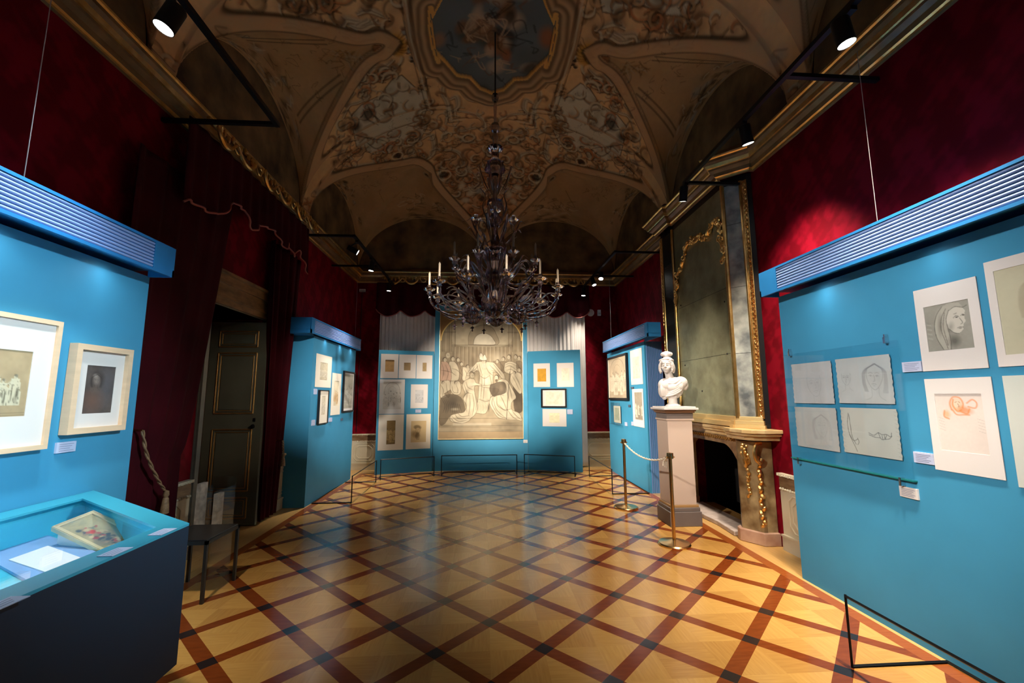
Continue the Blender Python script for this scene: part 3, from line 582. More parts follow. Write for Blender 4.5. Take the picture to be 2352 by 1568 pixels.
def build_vault():
    step = 0.0135; V1 = Y0V+DV*PI/2; U1 = 3*PI/2; VA = 1.5
    nx, ny = int(2*U1/step)+1, int((V1-VA)/step)+1
    BASE = s2l((220, 174, 120)); c = Cv(-U1, U1, VA, V1, nx, ny, BASE, 11)
    x = XC+3*np.sin(c.X/3); y = np.where(c.Y < Y0V, c.Y, Y0V+DV*np.sin(np.clip((c.Y-Y0V)/DV, 0, PI/2)))
    Xg, Yg = np.meshgrid(x, y); zm = vmain(Xg, Yg); L = vluns(Xg, Yg); z = np.maximum.reduce([zm]+L)
    lun = np.maximum.reduce(L); D = lun-zm; gy, gx = np.gradient(D, step); d = D/(np.hypot(gx, gy)+0.05)
    ADk = s2l((66, 44, 26)); LTc = s2l((206, 186, 150)); OC = s2l((196, 140, 60)); ORA = s2l((190, 120, 72)); GRYc = s2l((150, 148, 134)); XDk = s2l((40, 30, 26))
    c.noise(1.2, 0.10, (0.8, 1, 1.2)); c.noise(0.25, 0.10); c.noise(0.05, 0.05)
    r = c.rng; K = 2.8
    def A(x_, y_): return on_vault(380+x_/K, 40+y_/K)
    def both(fn):
        for sg in (1, -1): fn(sg)
    def pts(L_, sg): return [(sg*u, v) for u, v in L_]
    # orange-brown zone along the centre strip
    for sg in (1, -1):
        c.blob(0, 8.6, 1.2, 2.4, ORA, 0.35, 0, 1.0)
    # light plaster fields with an outline
    fld = [A(*p) for p in [(1460,395),(1520,370),(1600,440),(1680,470),(1692,560),(1660,640),(1685,700),(1640,780),(1560,790),(1480,800),(1440,870),(1340,880),(1230,830),(1200,700),(1190,640),(1260,560),(1380,500)]]
    fld2 = [(u, 10.3-v) for u, v in fld]
    for sg in (1, -1):
        for F in (fld, fld2):
            c.poly(pts(F, sg), s2l((196, 186, 158)), 0.9); c.line(pts(F+[F[0]], sg), 0.016, ADk, 0.9, sm=False)
    for F in (fld, fld2):
        cx = np.mean([p[0] for p in F]); cy = np.mean([p[1] for p in F])
        for sg in (1, -1):
            for k in range(26):
                x0, y0 = sg*cx+r.normal()*0.30, cy+r.normal()*0.30; q = [(x0, y0)]
                for _ in range(3): q.append((q[-1][0]+r.normal()*0.05, q[-1][1]+r.normal()*0.05))
                c.line(q, 0.007, ADk, 0.45)
    def scroll(L_, w_=0.045, h=0.025, col=LTc, dark=ADk):
        for sg in (1, -1):
            for mir in (0, 1):
                q = pts(L_, sg) if not mir else [(u, 10.3-v) for u, v in pts(L_, sg)]
                if mir and min(v for u, v in q) < VA: continue
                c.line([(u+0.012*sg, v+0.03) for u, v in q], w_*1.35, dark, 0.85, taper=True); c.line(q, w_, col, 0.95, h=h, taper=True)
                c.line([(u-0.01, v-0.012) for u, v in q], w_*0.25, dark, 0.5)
    for L_ in ([(1300,310),(1250,370),(1300,400),(1360,350),(1440,310)], [(1500,290),(1430,370),(1370,385)], [(1235,400),(1262,480),(1300,500),(1235,535),(1180,560),(1140,640)],
               [(1290,300),(1330,345),(1400,330)], [(1070,640),(1100,600),(1120,540)], [(1640,780),(1705,750),(1725,850),(1680,900),(1640,860)], [(1560,880),(1620,850),(1660,880)],
               [(1740,845),(1850,850),(1900,875),(1918,940),(1870,960)], [(1760,960),(1775,1030),(1830,1050),(1870,1020)], [(1800,400),(1780,470),(1815,560),(1800,680)],
               [(1860,590),(1960,608),(2040,650),(2050,720),(2000,700)], [(1830,520),(1870,500),(1880,560),(1840,600)], [(1900,480),(1960,520),(2040,540)], [(1850,680),(1900,720),(1980,700),(2040,690)],
               [(1700,720),(1760,700),(1800,740),(1770,790)], [(1860,760),(1930,790),(2010,800)], [(1480,880),(1540,905),(1620,890)], [(1160,950),(1240,945),(1340,930),(1440,905)],
               [(1930,940),(1980,1000),(2060,1010)], [(1880,1120),(1960,1090),(2040,1080)], [(1150,90),(1220,120),(1280,100),(1330,110)], [(880,0),(940,20),(1010,10)], [(1180,40),(1260,60),(1330,30),(1400,40)]):
        scroll([A(*p) for p in L_], 0.04+0.02*r.random())
    def inpoly(F, n):
        xs = [p[0] for p in F]; ys = [p[1] for p in F]; out = []
        while len(out) < n: out.append((min(xs)+r.random()*(max(xs)-min(xs)), min(ys)+r.random()*(max(ys)-min(ys))))
        return out
    for rect, n in (((A(1740, 600), A(2090, 1000)), 34), ((A(1450, 700), A(1740, 960)), 18), ((A(1150, 300), A(1400, 560)), 16), ((A(1850, 1000), A(2090, 1280)), 26), ((A(1040, 780), A(1300, 980)), 16)):
        for (x0, y0) in inpoly(rect, n):
            a = r.random()*6.28; R_ = 0.07+0.09*r.random(); q = [(x0+R_*(0.3+0.18*k)*math.cos(a+k*0.9), y0+R_*(0.3+0.18*k)*math.sin(a+k*0.9)) for k in range(6)]
            for sg in (1, -1):
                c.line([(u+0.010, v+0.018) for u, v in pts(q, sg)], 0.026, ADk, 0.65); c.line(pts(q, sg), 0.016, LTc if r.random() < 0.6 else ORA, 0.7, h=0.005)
    # rocaille along the ribs and round the light fields
    sel = np.argwhere((d < -0.20) & (d > -0.50) & (z < 6.40) & (c.Y[:, None] > 2.2)); zone = []
    for i in r.permutation(len(sel))[:150]: zone.append((c.X[sel[i][1]], c.Y[sel[i][0]]))
    for F in (fld, fld2):
        for k in range(46): p = F[int(r.integers(len(F)))]; zone.append((p[0]+r.normal()*0.10, p[1]+r.normal()*0.10))
    for k in range(60): zone.append((r.normal()*0.42, 6.9+2.9*r.random()))
    for (x0, y0) in zone:
        x0 = abs(x0); a = r.random()*6.28; R_ = 0.09+0.10*r.random(); tw = r.choice([-1, 1])
        q = [(x0+R_*(1.15-0.17*k)*math.cos(a+tw*k*0.75), y0+R_*(1.15-0.17*k)*math.sin(a+tw*k*0.75)) for k in range(6)]
        cc = [LTc, s2l((196, 150, 100)), s2l((150, 110, 70)), ORA][int(r.integers(4))]
        for sg in (1, -1):
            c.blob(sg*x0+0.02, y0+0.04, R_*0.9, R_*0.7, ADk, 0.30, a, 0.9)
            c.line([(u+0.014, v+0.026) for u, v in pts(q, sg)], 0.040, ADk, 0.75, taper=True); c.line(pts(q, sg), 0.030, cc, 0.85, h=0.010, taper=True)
    # flower baskets, bosses, gilded masks
    for sg in (1, -1):
        bu, bv = A(1490, 160)
        for k in range(70):
            a, q = r.random()*6.28, r.random()**0.5; c.blob(sg*(A(1600, 165)[0]+0.17*q*math.cos(a)), A(1590, 165)[1]+0.36*q*math.sin(a), 0.035+0.02*r.random(), 0.04, [XDk, ADk, GRYc, s2l((120, 84, 60))][int(r.integers(4))], 0.9, 0, 0.5, h=0.03)
        c.blob(sg*bu, bv, 0.15, 0.24, OC, 0.95, 0, 0.35, h=0.05); c.blob(sg*bu+0.03, bv+0.03, 0.07, 0.13, s2l((120, 70, 24)), 0.7, 0, 0.8)
        for k in range(7): c.line([(sg*(bu-0.14), bv), (sg*(bu+0.12), bv-0.2+0.065*k)], 0.012, ADk, 0.5, sm=False)
        m_ = A(1365, 195); c.blob(sg*m_[0], m_[1], 0.10, 0.11, ADk, 0.8, 0, 0.3); c.blob(sg*m_[0], m_[1], 0.075, 0.085, ORA, 0.9, 0, 0.4, h=0.03)
        for p in ((1210, 240), (1100, 235), (1160, 225)):
            q = A(*p); c.blob(sg*q[0], q[1], 0.14, 0.11, OC, 0.55, 0, 0.8)
            for k in range(12): c.line([(sg*q[0]+r.normal()*0.07, q[1]+r.normal()*0.06), (sg*q[0]+r.normal()*0.07, q[1]+r.normal()*0.06)], 0.014, [ADk, LTc][k % 2], 0.7, sm=False)
        # reclining winged figures
        f = lambda X_, Y_: (sg*A(X_, Y_)[0], A(X_, Y_)[1])
        for p, rx, ry, col, a in (((1300, 620), .16, .22, XDk, .75), ((1225, 700), .15, .13, XDk, .75), ((1140, 700), .10, .13, XDk, .6), ((1340, 745), .17, .07, LTc, .9), ((1250, 760), .13, .09, s2l((170, 130, 96)), .9), ((1180, 790), .12, .10, XDk, .5), ((1410, 790), .13, .06, LTc, .8), ((1320, 650), .05, .06, s2l((190, 150, 112)), .9), ((1120, 870), .16, .09, s2l((120, 104, 86)), .8), ((1090, 920), .12, .09, XDk, .7)):
            q = f(*p); c.blob(q[0], q[1], rx, ry, col, a, r.normal()*0.5, 0.7, h=0.012)
        for L_ in ([(1040,860),(1130,800),(1240,790)], [(1060,900),(1160,860),(1250,840)], [(1100,970),(1180,900),(1240,850)], [(1200,745),(1300,770),(1420,790)], [(1300,560),(1330,620),(1380,660)], [(1270,590),(1300,650),(1370,690)], [(1130,620),(1170,590),(1200,640)], [(1290,800),(1360,840),(1440,790)]):
            c.line([f(*p) for p in L_], 0.026, XDk, 0.7, taper=True)
        for X_, Y_, rx in ((1790, 1010, .13), (1490, 885, .10), (1680, 1010, .06)):
            q = f(X_, Y_); c.blob(q[0], q[1], rx, rx*0.75, XDk, 0.85, 0, 0.4); c.line([(q[0]+rx*1.15*math.cos(t), q[1]+rx*0.9*math.sin(t)) for t in np.linspace(0, 6.28, 14)], 0.022, LTc, 0.8, h=0.02)
        for p in ((1905, 1080), (1960, 1130), (2020, 1110), (1930, 1170), (2040, 1160)):
            q = f(*p); c.blob(q[0], q[1], 0.12, 0.09, [LTc, XDk, GRYc][int(r.integers(3))], 0.8, r.normal(), 0.6, h=0.015)
    # ribs along the groins of the lunettes
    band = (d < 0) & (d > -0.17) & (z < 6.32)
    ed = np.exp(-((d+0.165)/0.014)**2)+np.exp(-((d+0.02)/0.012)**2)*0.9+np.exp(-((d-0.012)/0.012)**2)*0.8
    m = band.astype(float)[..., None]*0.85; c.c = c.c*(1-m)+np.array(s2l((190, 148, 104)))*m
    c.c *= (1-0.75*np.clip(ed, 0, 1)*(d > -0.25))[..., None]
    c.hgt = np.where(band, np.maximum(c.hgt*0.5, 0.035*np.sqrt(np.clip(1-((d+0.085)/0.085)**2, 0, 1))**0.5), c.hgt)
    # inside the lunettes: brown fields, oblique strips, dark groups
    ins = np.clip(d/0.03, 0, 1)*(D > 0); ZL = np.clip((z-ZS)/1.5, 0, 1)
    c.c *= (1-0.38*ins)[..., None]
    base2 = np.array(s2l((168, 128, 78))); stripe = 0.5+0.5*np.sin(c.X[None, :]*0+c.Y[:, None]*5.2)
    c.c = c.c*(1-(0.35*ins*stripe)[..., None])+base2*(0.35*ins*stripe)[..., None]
    for sg in (1, -1):
        for (yc, wd) in SIDE[1:]:
            for k in range(46):
                u, v = sg*(3.5+0.9*r.random()), yc+r.normal()*0.62
                c.blob(u, v, 0.08+0.14*r.random(), 0.06+0.10*r.random(), [XDk, ADk, s2l((104, 78, 50)), GRYc][int(r.integers(4))], 0.5, r.random()*3, 0.8)
                c.line([(u+r.normal()*0.08, v+r.normal()*0.08) for _ in range(4)], 0.018, [XDk, ADk, LTc][k % 3], 0.5)
            for k in range(22):
                u, v = sg*(2.1+1.2*r.random()), yc+r.normal()*0.28; c.line([(u+r.normal()*0.06, v+r.normal()*0.05) for _ in range(4)], 0.010, ADk, 0.5)
        for yy in (5.75, 5.84, 4.55, 4.46): c.line([(sg*2.3, yy-0.35*np.sign(yy-5.15)), (sg*3.6, yy+0.05*np.sign(yy-5.15))], 0.022, XDk, 0.7, sm=False)
        for k in range(40):
            u, v = sg*(0.9+r.random()*1.3), 9.0+r.random()*1.7
            c.line([(u+r.normal()*0.09, v+r.normal()*0.09) for _ in range(4)], 0.018, [XDk, ADk, LTc][k % 3], 0.5)
        for k in range(24): c.blob(sg*(1.5+r.normal()*0.45), 10.4+r.normal()*0.25, 0.2, 0.14, XDk, 0.45, r.random()*3, 0.9)
    # medallion
    Kq = 1.0
    half = [on_vault(*p) for p in [(1278,27),(1276,77),(1266,119),(1234,147),(1209,174),(1180,176),(1155,199),(1137,207)]]
    half[-1] = (0.0, half[-1][1])
    q4 = [(abs(u), v) for u, v in half]; far_ = q4+[(-u, v) for u, v in reversed(q4[:-1])]; poly = far_+[(u, 10.3-v) for u, v in reversed(far_)]
    def pdist(P):
        X, Y = np.meshgrid(c.X, c.Y); dd = np.full(X.shape, 9.0); ins_ = np.zeros(X.shape, bool)
        wn = (slice(0, int((7.4-VA)/step)), slice(int((U1-1.8)/step), int((U1+1.8)/step))); X, Y = X[wn], Y[wn]; best = np.full(X.shape, 9.0); inn = np.zeros(X.shape, bool)
        for i in range(len(P)):
            x1, y1 = P[i]; x2, y2 = P[(i+1) % len(P)]; vx, vy = x2-x1, y2-y1
            t = np.clip(((X-x1)*vx+(Y-y1)*vy)/(vx*vx+vy*vy+1e-9), 0, 1); best = np.minimum(best, np.hypot(X-x1-t*vx, Y-y1-t*vy))
            if y1 != y2: inn ^= ((Y >= min(y1, y2)) & (Y < max(y1, y2)) & (X < (x2-x1)*(Y-y1)/(y2-y1)+x1))
        dd[wn] = best; ins_[wn] = inn; return dd, ins_
    dd, inn = pdist(poly)
    c.c[inn] = np.array(s2l((92, 97, 94)))*(0.85+0.3*sm_noise(ny, nx, 30, 30, r)[inn])[:, None]; c.hgt[inn] = 0
    save = c.c.copy()
    for k in range(34):
        u, v = r.normal()*0.28, 5.25+r.normal()*0.42
        c.blob(u, v, 0.10+0.16*r.random(), 0.08+0.12*r.random(), [s2l((44, 34, 26)), s2l((120, 84, 52)), s2l((150, 112, 78)), s2l((66, 64, 54)), s2l((150, 90, 50)), s2l((176, 150, 122))][int(r.integers(6))], 0.8, r.random()*3, 0.6)
    for k in range(60):
        u, v = r.normal()*0.28, 5.25+r.normal()*0.42; c.line([(u+r.normal()*0.08, v+r.normal()*0.08) for _ in range(4)], 0.020, [XDk, s2l((180, 150, 116)), s2l((110, 74, 46))][k % 3], 0.7, taper=True)
    c.c[~inn] = save[~inn]
    fr = (~inn) & (dd < 0.34); prof = 0.5+0.5*np.cos(dd/0.34*2*PI*3.0)
    c.c[fr] = (np.array(s2l((178, 140, 98)))*(0.45+0.65*prof[..., None]))[fr]; c.hgt[fr] = (0.02+0.06*np.sin(np.clip(dd/0.34, 0, 1)*PI)+0.012*prof)[fr]
    gl = (~inn) & (dd < 0.035); c.c[gl] = np.array(s2l((216, 160, 84)))
    # stepped strap frame outside the medallion
    st = [(0.42, 6.9), (0.66, 6.9), (0.66, 6.55), (1.0, 6.50), (1.08, 5.15)]; st = st+[(u, 10.3-v) for u, v in reversed(st[:-1])]
    for sg in (1, -1):
        for o_, w_, cc in ((0.0, 0.028, ADk), (0.05, 0.02, LTc), (0.10, 0.014, ADk)): c.line([(sg*(u+o_), v+o_*(1 if v > 5.15 else -1)) for u, v in st], w_, cc, 0.75, sm=False, h=0.015)
    c.c *= 0.95
    # displace along the surface normal (towards the room) and build
    z2 = z.copy(); gyz, gxz = np.gradient(z, y, x) if False else (None, None)
    dzx = np.gradient(z, axis=1)/np.maximum(np.gradient(x), 1e-4)[None, :]; dzy = np.gradient(z, axis=0)/np.maximum(np.gradient(y), 1e-4)[:, None]
    dzx = np.clip(dzx, -6, 6); dzy = np.clip(dzy, -6, 6); nn = np.sqrt(1+dzx**2+dzy**2); H_ = c.hgt
    PX = Xg+H_*dzx/nn; PY = Yg+H_*dzy/nn; PZ = z2-H_/nn
    PX = np.clip(PX, XL-0.0, XR+0.0)
    n = nx*ny; co = np.stack([PX, PY, PZ], -1).reshape(-1, 3).astype(np.float32)
    me = bpy.data.meshes.new('ceiling'); me.vertices.add(n); me.vertices.foreach_set('co', co.ravel())
    idx = np.arange(n).reshape(ny, nx); q = np.stack([idx[:-1, :-1], idx[1:, :-1], idx[1:, 1:], idx[:-1, 1:]], -1).reshape(-1, 4)
    me.loops.add(q.size); me.loops.foreach_set('vertex_index', q.ravel().astype(np.int32)); me.polygons.add(len(q))
    me.polygons.foreach_set('loop_start', np.arange(0, q.size, 4, dtype=np.int32)); me.polygons.foreach_set('loop_total', np.full(len(q), 4, np.int32))
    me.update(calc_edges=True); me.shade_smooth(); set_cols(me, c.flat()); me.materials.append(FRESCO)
    o = bpy.data.objects.new('ceiling', me); COL.objects.link(o); tag(o, kind='structure')
    # coarse continuation over the camera and the tympana under the lunettes
    g = MB(); g.grid(lambda a, b: (XC+3*math.sin((a-0.5)*PI), YN+(VA+0.02-YN)*b, float(vz(np.float64(XC+3*math.sin((a-0.5)*PI)), np.float64(YN+(VA+0.02-YN)*b)))), 60, 30)
    oc = g.build('ceiling', MATS.get('plain_plaster') or mat('plain_plaster', s2l((150, 122, 86)), 0.9), None); tag(oc, kind='structure')
    for nm, K_ in (('trim_1', -1), ('trim_2', 1)):
        g = MB()
        for yc, wd in SIDE:
            g.grid(lambda a, b: (XC+K_*(HX+0.004), yc+(a-0.5)*2*wd, ZS-0.02+(0.03+1.219*math.sqrt(max(0, 1-((a-0.5)*2)**2)))*b), 60, 8)
        tag(g.build(nm, mat('tympanum_paint', s2l((138, 108, 70)), 0.9, color2=s2l((62, 48, 36)), nscale=2.6)), kind='structure')
    g = MB()
    for xc in (XC-1.5, XC+1.5): g.grid(lambda a, b: (xc+(a-0.5)*2*1.475, YF+0.004, ZS-0.02+(0.03+1.267*math.sqrt(max(0, 1-((a-0.5)*2)**2)))*b), 60, 8)
    tag(g.build('trim_3', MATS['tympanum_paint']), kind='structure')
build_vault()

# ------------------------------------------------------------------ floor and walls
g = MB(); g.box((XL-0.9, YN-0.2, -0.1), (XR+0.3, YF+0.3, 0.0)); struct(g, 'floor', PARQ, smooth=0)
ZC = 4.15
OPY0, OPY1, OPZ = 4.62, 5.66, 2.56
g = MB()
g.box((XL-0.9, YN, 0), (XL, OPY0, ZC+0.30)); g.box((XL-0.9, OPY1, 0), (XL, YF+0.1, ZC+0.30)); g.box((XL-0.9, OPY0, OPZ), (XL, OPY1, ZC+0.30)); g.box((XL-1.0, OPY0-0.1, 0), (XL-0.9, OPY1+0.1, OPZ+0.1))
struct(g, 'wall_left', DAMASK, smooth=0)
g = MB(); g.box((XR, YN, 0), (XR+0.2, 4.60, ZC+0.30)); g.box((XR, 6.30, 0), (XR+0.2, YF+0.1, ZC+0.30)); g.box((XR, 4.60, 1.13), (XR+0.2, 6.30, ZC+0.30)); struct(g, 'wall_right', DAMASK, smooth=0)
g = MB(); g.box((XR+0.20, 4.5, 0), (XR+0.75, 4.60, 1.2)); g.box((XR+0.20, 6.30, 0), (XR+0.75, 6.40, 1.2)); g.box((XR+0.65, 4.55, 0), (XR+0.75, 6.35, 1.2)); g.box((XR+0.2, 4.55, 1.13), (XR+0.7, 6.35, 1.2)); struct(g, 'trim_4', SOOT, smooth=0)
g = MB(); g.box((XL-0.1, YF, 0), (XR+0.1, YF+0.2, ZC+0.30)); struct(g, 'wall_far', DAMASK, smooth=0)
g = MB(); g.box((XL-0.1, YN-0.2, 0), (XR+0.1, YN, 6.6)); struct(g, 'wall_near', DAMASK, smooth=0)
# cornice: a profile swept along the walls, breaking forward over the mirror
PROF = [(0.0, 4.13), (0.025, 4.135), (0.03, 4.15), (0.045, 4.16), (0.055, 4.20), (0.095, 4.225), (0.10, 4.245), (0.115, 4.25), (0.13, 4.285), (0.155, 4.31), (0.16, 4.335), (0.175, 4.345), (0.18, 4.36), (0.10, 4.44), (-0.02, 4.46)]
GI = {1, 2, 6, 7, 10, 11}
def cornice(name, path, nrm):
    """path: plan points of the wall line; nrm: inward normals at each"""
    g = MB()
    for i in range(len(path)-1):
        (x0, y0), (x1, y1) = path[i], path[i+1]; (a0, b0), (a1, b1) = nrm[i], nrm[i+1]
        for k in range(len(PROF)-1):
            (d0, z0), (d1, z1) = PROF[k], PROF[k+1]
            g.add([(x0+a0*d0, y0+b0*d0, z0), (x1+a1*d0, y1+b1*d0, z0), (x1+a1*d1, y1+b1*d1, z1), (x0+a0*d1, y0+b0*d1, z1)], [(0, 1, 2, 3)], 1 if k in GI else 0)
    return tag(g.build(name, [CORN, GOLD], smooth=0), kind='structure')
cornice('trim_5', [(XL, YN), (XL, YF)], [(1, 0), (1, -1)])
cornice('trim_6', [(XL, YF), (XR, YF)], [(1, -1), (-1, -1)])
def miters(path):
    N_ = []
    for i in range(len(path)-1):
        dx, dy = path[i+1][0]-path[i][0], path[i+1][1]-path[i][1]; l = math.hypot(dx, dy); N_.append((-dy/l, dx/l))
    out = [N_[0]]
    for i in range(1, len(N_)):
        a, b = N_[i-1], N_[i]; k = 1+a[0]*b[0]+a[1]*b[1]; out.append(((a[0]+b[0])/k, (a[1]+b[1])/k))
    return out+[(-1, -1)]
rp = [(XR, YN), (XR, 4.42), (3.04, 4.42), (2.815, 4.63), (2.85, 4.67), (2.85, 6.02), (2.80, 6.02), (2.80, 6.45), (XR, 6.45), (XR, YF)]
cornice('trim_7', rp, miters(rp))
# dado: cream boards with raised mouldings, brown rail with a carved edge
def dado(name, x0, y0, x1, y1, nx_, ny_, panels):
    """runs from (x0,y0) to (x1,y1) on the wall whose inward normal is (nx_,ny_)"""
    Ln = math.hypot(x1-x0, y1-y0); tx, ty = (x1-x0)/Ln, (y1-y0)/Ln
    T = lambda u, d, z: (x0+tx*u+nx_*d, y0+ty*u+ny_*d, z)
    g = MB(); g.box((0, 0, 0.0), (Ln, 0.03, 0.60), 0, T); g.box((0, 0, 0.0), (Ln, 0.05, 0.14), 0, T); g.box((0, 0, 0.135), (Ln, 0.06, 0.155), 0, T)
    g.box((0, 0.0, 0.60), (Ln, 0.035, 0.74), 1, T); g.box((0, 0, 0.735), (Ln, 0.06, 0.762), 0, T)
    n = int(Ln/0.035)
    for k in range(n):
        u = (k+0.5)*Ln/n; r_ = 0.014+0.004*math.sin(k*2.1)
        g.ell(T(u, 0.052, 0.745), (0.016, 0.016, r_), 6, 4, 0); g.ell(T(u, 0.036, 0.605), (0.017, 0.017, r_), 6, 4, 0)
    for (a, b) in panels:
        for o_ in (0.0, 0.045):
            q = [(a+0.06+o_, 0.20+o_), (b-0.06-o_, 0.20+o_), (b-o_, 0.26+o_), (b-o_, 0.50-o_), (b-0.06-o_, 0.555-o_), (a+0.06+o_, 0.555-o_), (a+o_, 0.50-o_), (a+o_, 0.26+o_)]
            g.tube([T(u, 0.032, z) for u, z in q+[q[0]]], 0.008, 5, 0, cap=False)
    return tag(g.build(name, [DADO, DADOB], smooth=40), kind='structure')
dado('baseboard_right', XR, 4.36, XR, YN, -1, 0, [(0.12, 1.0), (1.2, 2.4), (2.6, 3.8)])
dado('baseboard_far', XL, YF, XR, YF, 0, -1, [(0.10, 0.52), (5.2, 5.9)])
dado('baseboard_left', XL, OPY0-0.12, XL, YN, 1, 0, [(0.12, 1.0), (1.2, 2.4), (2.6, 3.8)])
dado('trim_8', XL, YF, XL, OPY1+0.1, 1, 0, [(0.1, 0.9), (1.1, 2.3), (2.5, 3.6)])
dado('trim_9', XR, YF, XR, 6.75, -1, 0, [(0.1, 0.7)])
# doorway in the left wall: casing, marbled overdoor, open leaf folded against the reveal
g = MB()
for y0, y1 in ((OPY0-0.11, OPY0), (OPY1, OPY1+0.11)): g.box((XL-0.9, y0+0.01, 0), (XL+0.012, y1-0.01, OPZ)); g.box((XL, y0+0.02, 0), (XL+0.035, y1-0.03, OPZ))
g.box((XL-0.9, OPY0-0.05, OPZ), (XL+0.012, OPY1+0.05, OPZ+0.012))
struct(g, 'trim_10', mat('olive_casing', (0.13, 0.12, 0.09), 0.4, noise=0.15), smooth=0)
g = MB()
for k, (z0, z1, d) in enumerate(((2.57, 2.64, 0.05), (2.64, 2.67, 0.07), (2.67, 2.80, 0.045), (2.80, 2.83, 0.075), (2.83, 2.90, 0.06), (2.90, 2.93, 0.10))): g.box((XL-0.02, OPY0-0.13, z0), (XL+d, OPY1+0.13, z1))
struct(g, 'trim_11', mat('overdoor_marbling', (0.13, 0.065, 0.022), 0.35, color2=(0.34, 0.18, 0.07), nscale=5, stretch=(1, 1, 3)), smooth=0)
def door_leaf():
    t = thing('door_1', None, None, (-3.50, 5.62, 0)); tag(t, kind='structure')
    g = MB(); g.box((-3.49, 5.595, 0.012), (-2.785, 5.64, 2.52)); fr = g.build('leaf_board', DOORM, t, smooth=0, bevel=0.004)
    for (z0, z1) in ((2.20, 2.40), (1.36, 2.12), (0.42, 1.16), (0.10, 0.34)):
        g = MB()
        a, b = -3.37, -2.90
        for o_, w_, mi in ((0.0, 0.010, 0), (0.022, 0.007, 1), (0.034, 0.006, 0)):
            q = [(a+o_, 5.592, z0+o_), (b-o_, 5.592, z0+o_), (b-o_, 5.592, z1-o_), (a+o_, 5.592, z1-o_)]
            for i in range(4): g.tube([q[i], q[(i+1) % 4]], w_, 6, mi)
        g.build('gilded_moulding', [GOLDD, DOORM], fr, smooth=40)
        g = MB(); g.box((a+0.05, 5.588, z0+0.05), (b-0.05, 5.596, z1-0.05)); g.build('door_panel', DOORM, fr, smooth=0)
    g = MB(); g.lathe([(0.0, -0.045), (0.022, -0.04), (0.026, -0.02), (0.010, -0.008), (0.012, 0.0)], (0, 0, 0), 12, T=lambda x, y, z: (-2.88+x, 5.595+z, 1.20+y)); g.box((-2.895, 5.590, 1.255), (-2.865, 5.597, 1.30)); g.build('door_knob', BLACK, fr)
door_leaf()
# ------------------------------------------------------------------ exhibition panels
class Face:
    """a vertical hanging face: origin o, run direction u, outward normal n"""
    def __init__(s, o, u, n): s.o, s.u, s.n = o, u, n
    def __call__(s, u, d, z): return (s.o[0]+s.u[0]*u+s.n[0]*d, s.o[1]+s.u[1]*u+s.n[1]*d, z)
FL1 = Face((-2.545, 0), (0, 1), (1, 0)); FR1 = Face((2.74, 0), (0, -1), (-1, 0)); FR2 = Face((2.686, 0), (0, -1), (-1, 0)); FC = Face((0, 9.30), (1, 0), (0, -1))
def wing_face(a, b):
    L_ = math.hypot(b[0]-a[0], b[1]-a[1]); u = ((b[0]-a[0])/L_, (b[1]-a[1])/L_); return Face(a, u, (u[1], -u[0])), L_
FWL, LWL = wing_face((-2.2, 8.98), (-1.085, 9.285)); FWR, LWR = wing_face((0.955, 9.305), (2.04, 8.9))
def cabinet(label, xf, y0, y1, xw, sgn, cy0, cy1, xc, ribbed_side, flat_end, wires, lamps, group='blue display cabinets along the side walls'):
    """box standing at the wall: face x=xf, from y0 to y1; cornice box face x=xc, from cy0 to cy1. sgn +1: face looks to +x"""
    t = thing('display_wall', label, 'display wall', ((xf+xw)/2, (y0+y1)/2, 0), group)
    g = MB(); g.box((min(xf, xw), y0, 0.0), (max(xf, xw), y1, 2.47)); g.build('panel', BLUE, t, smooth=0)
    if ribbed_side:
        g = MB(); x = min(xf, xw)+0.03
        while x < max(xf, xw)-0.01: g.box((x, y0-0.012, 0.0), (x+0.014, y0, 2.465)); x += 0.028
        g.build('side_slats', VIO, t, smooth=0)
    xk = xc-sgn*0.22 if cy0 < y0-0.5 else xw
    g = MB(); a, b = min(xc-sgn*0.02, xk), max(xc-sgn*0.02, xk); g.box((a, cy0, 2.515), (b, cy1, 2.69))
    f0, f1 = sorted((xc-sgn*0.02, xc)); g.box((f0, cy0, 2.465), (f1, cy1, 2.485)); g.box((f0, cy0, 2.672), (f1, cy1, 2.69)); q0 = f0 if sgn > 0 else f1-0.006; g.box((q0, cy0, 2.485), (q0+0.006, cy1, 2.672))
    e0, e1 = flat_end; g.box((f0, e0, 2.485), (f1, e1, 2.672)); g.box((min(xc, xf), cy0, 2.465), (max(xc, xf), cy0+0.015, 2.52)); g.box((min(xc, xf), cy1-0.015, 2.465), (max(xc, xf), cy1, 2.52))
    if cy0 < y0-0.1: g.box((min(xf, xk), cy0, 2.465), (max(xf, xk), y0-0.015, 2.52))
    cr = g.build('cornice', BLUE_D, t, smooth=0)
    g = MB(); ra, rb = (cy0, e0) if e0 > (cy0+cy1)/2 else (e1, cy1)
    for k in range(8):
        z = 2.4865+k*0.0232; g.tube([(xc-sgn*0.012, ra, z+0.0115), (xc-sgn*0.012, rb, z+0.0115)], 0.0098, 8)
    g.build('rib_grille', RIB, cr, smooth=60)
    for ly, wt, dg in lamps:
        lx = xc-sgn*0.034
        g = MB(); g.box((lx-0.008, ly-0.05, 2.497), (lx+0.008, ly+0.05, 2.512)); g.build('slot_lamp', BLACK, cr)
        spot_light('slot_beam', (lx, ly, 2.494), (xf+sgn*0.05, ly, 1.2), wt, dg, (0.9, 0.97, 1.0), 1.0, 0.05)
    for wy, wx in wires:
        g = MB(); g.tube([(wx, wy, 2.69), (wx, wy, 3.95)], 0.0022, 6); g.build('suspension_wire', CABLE, t)
    return t
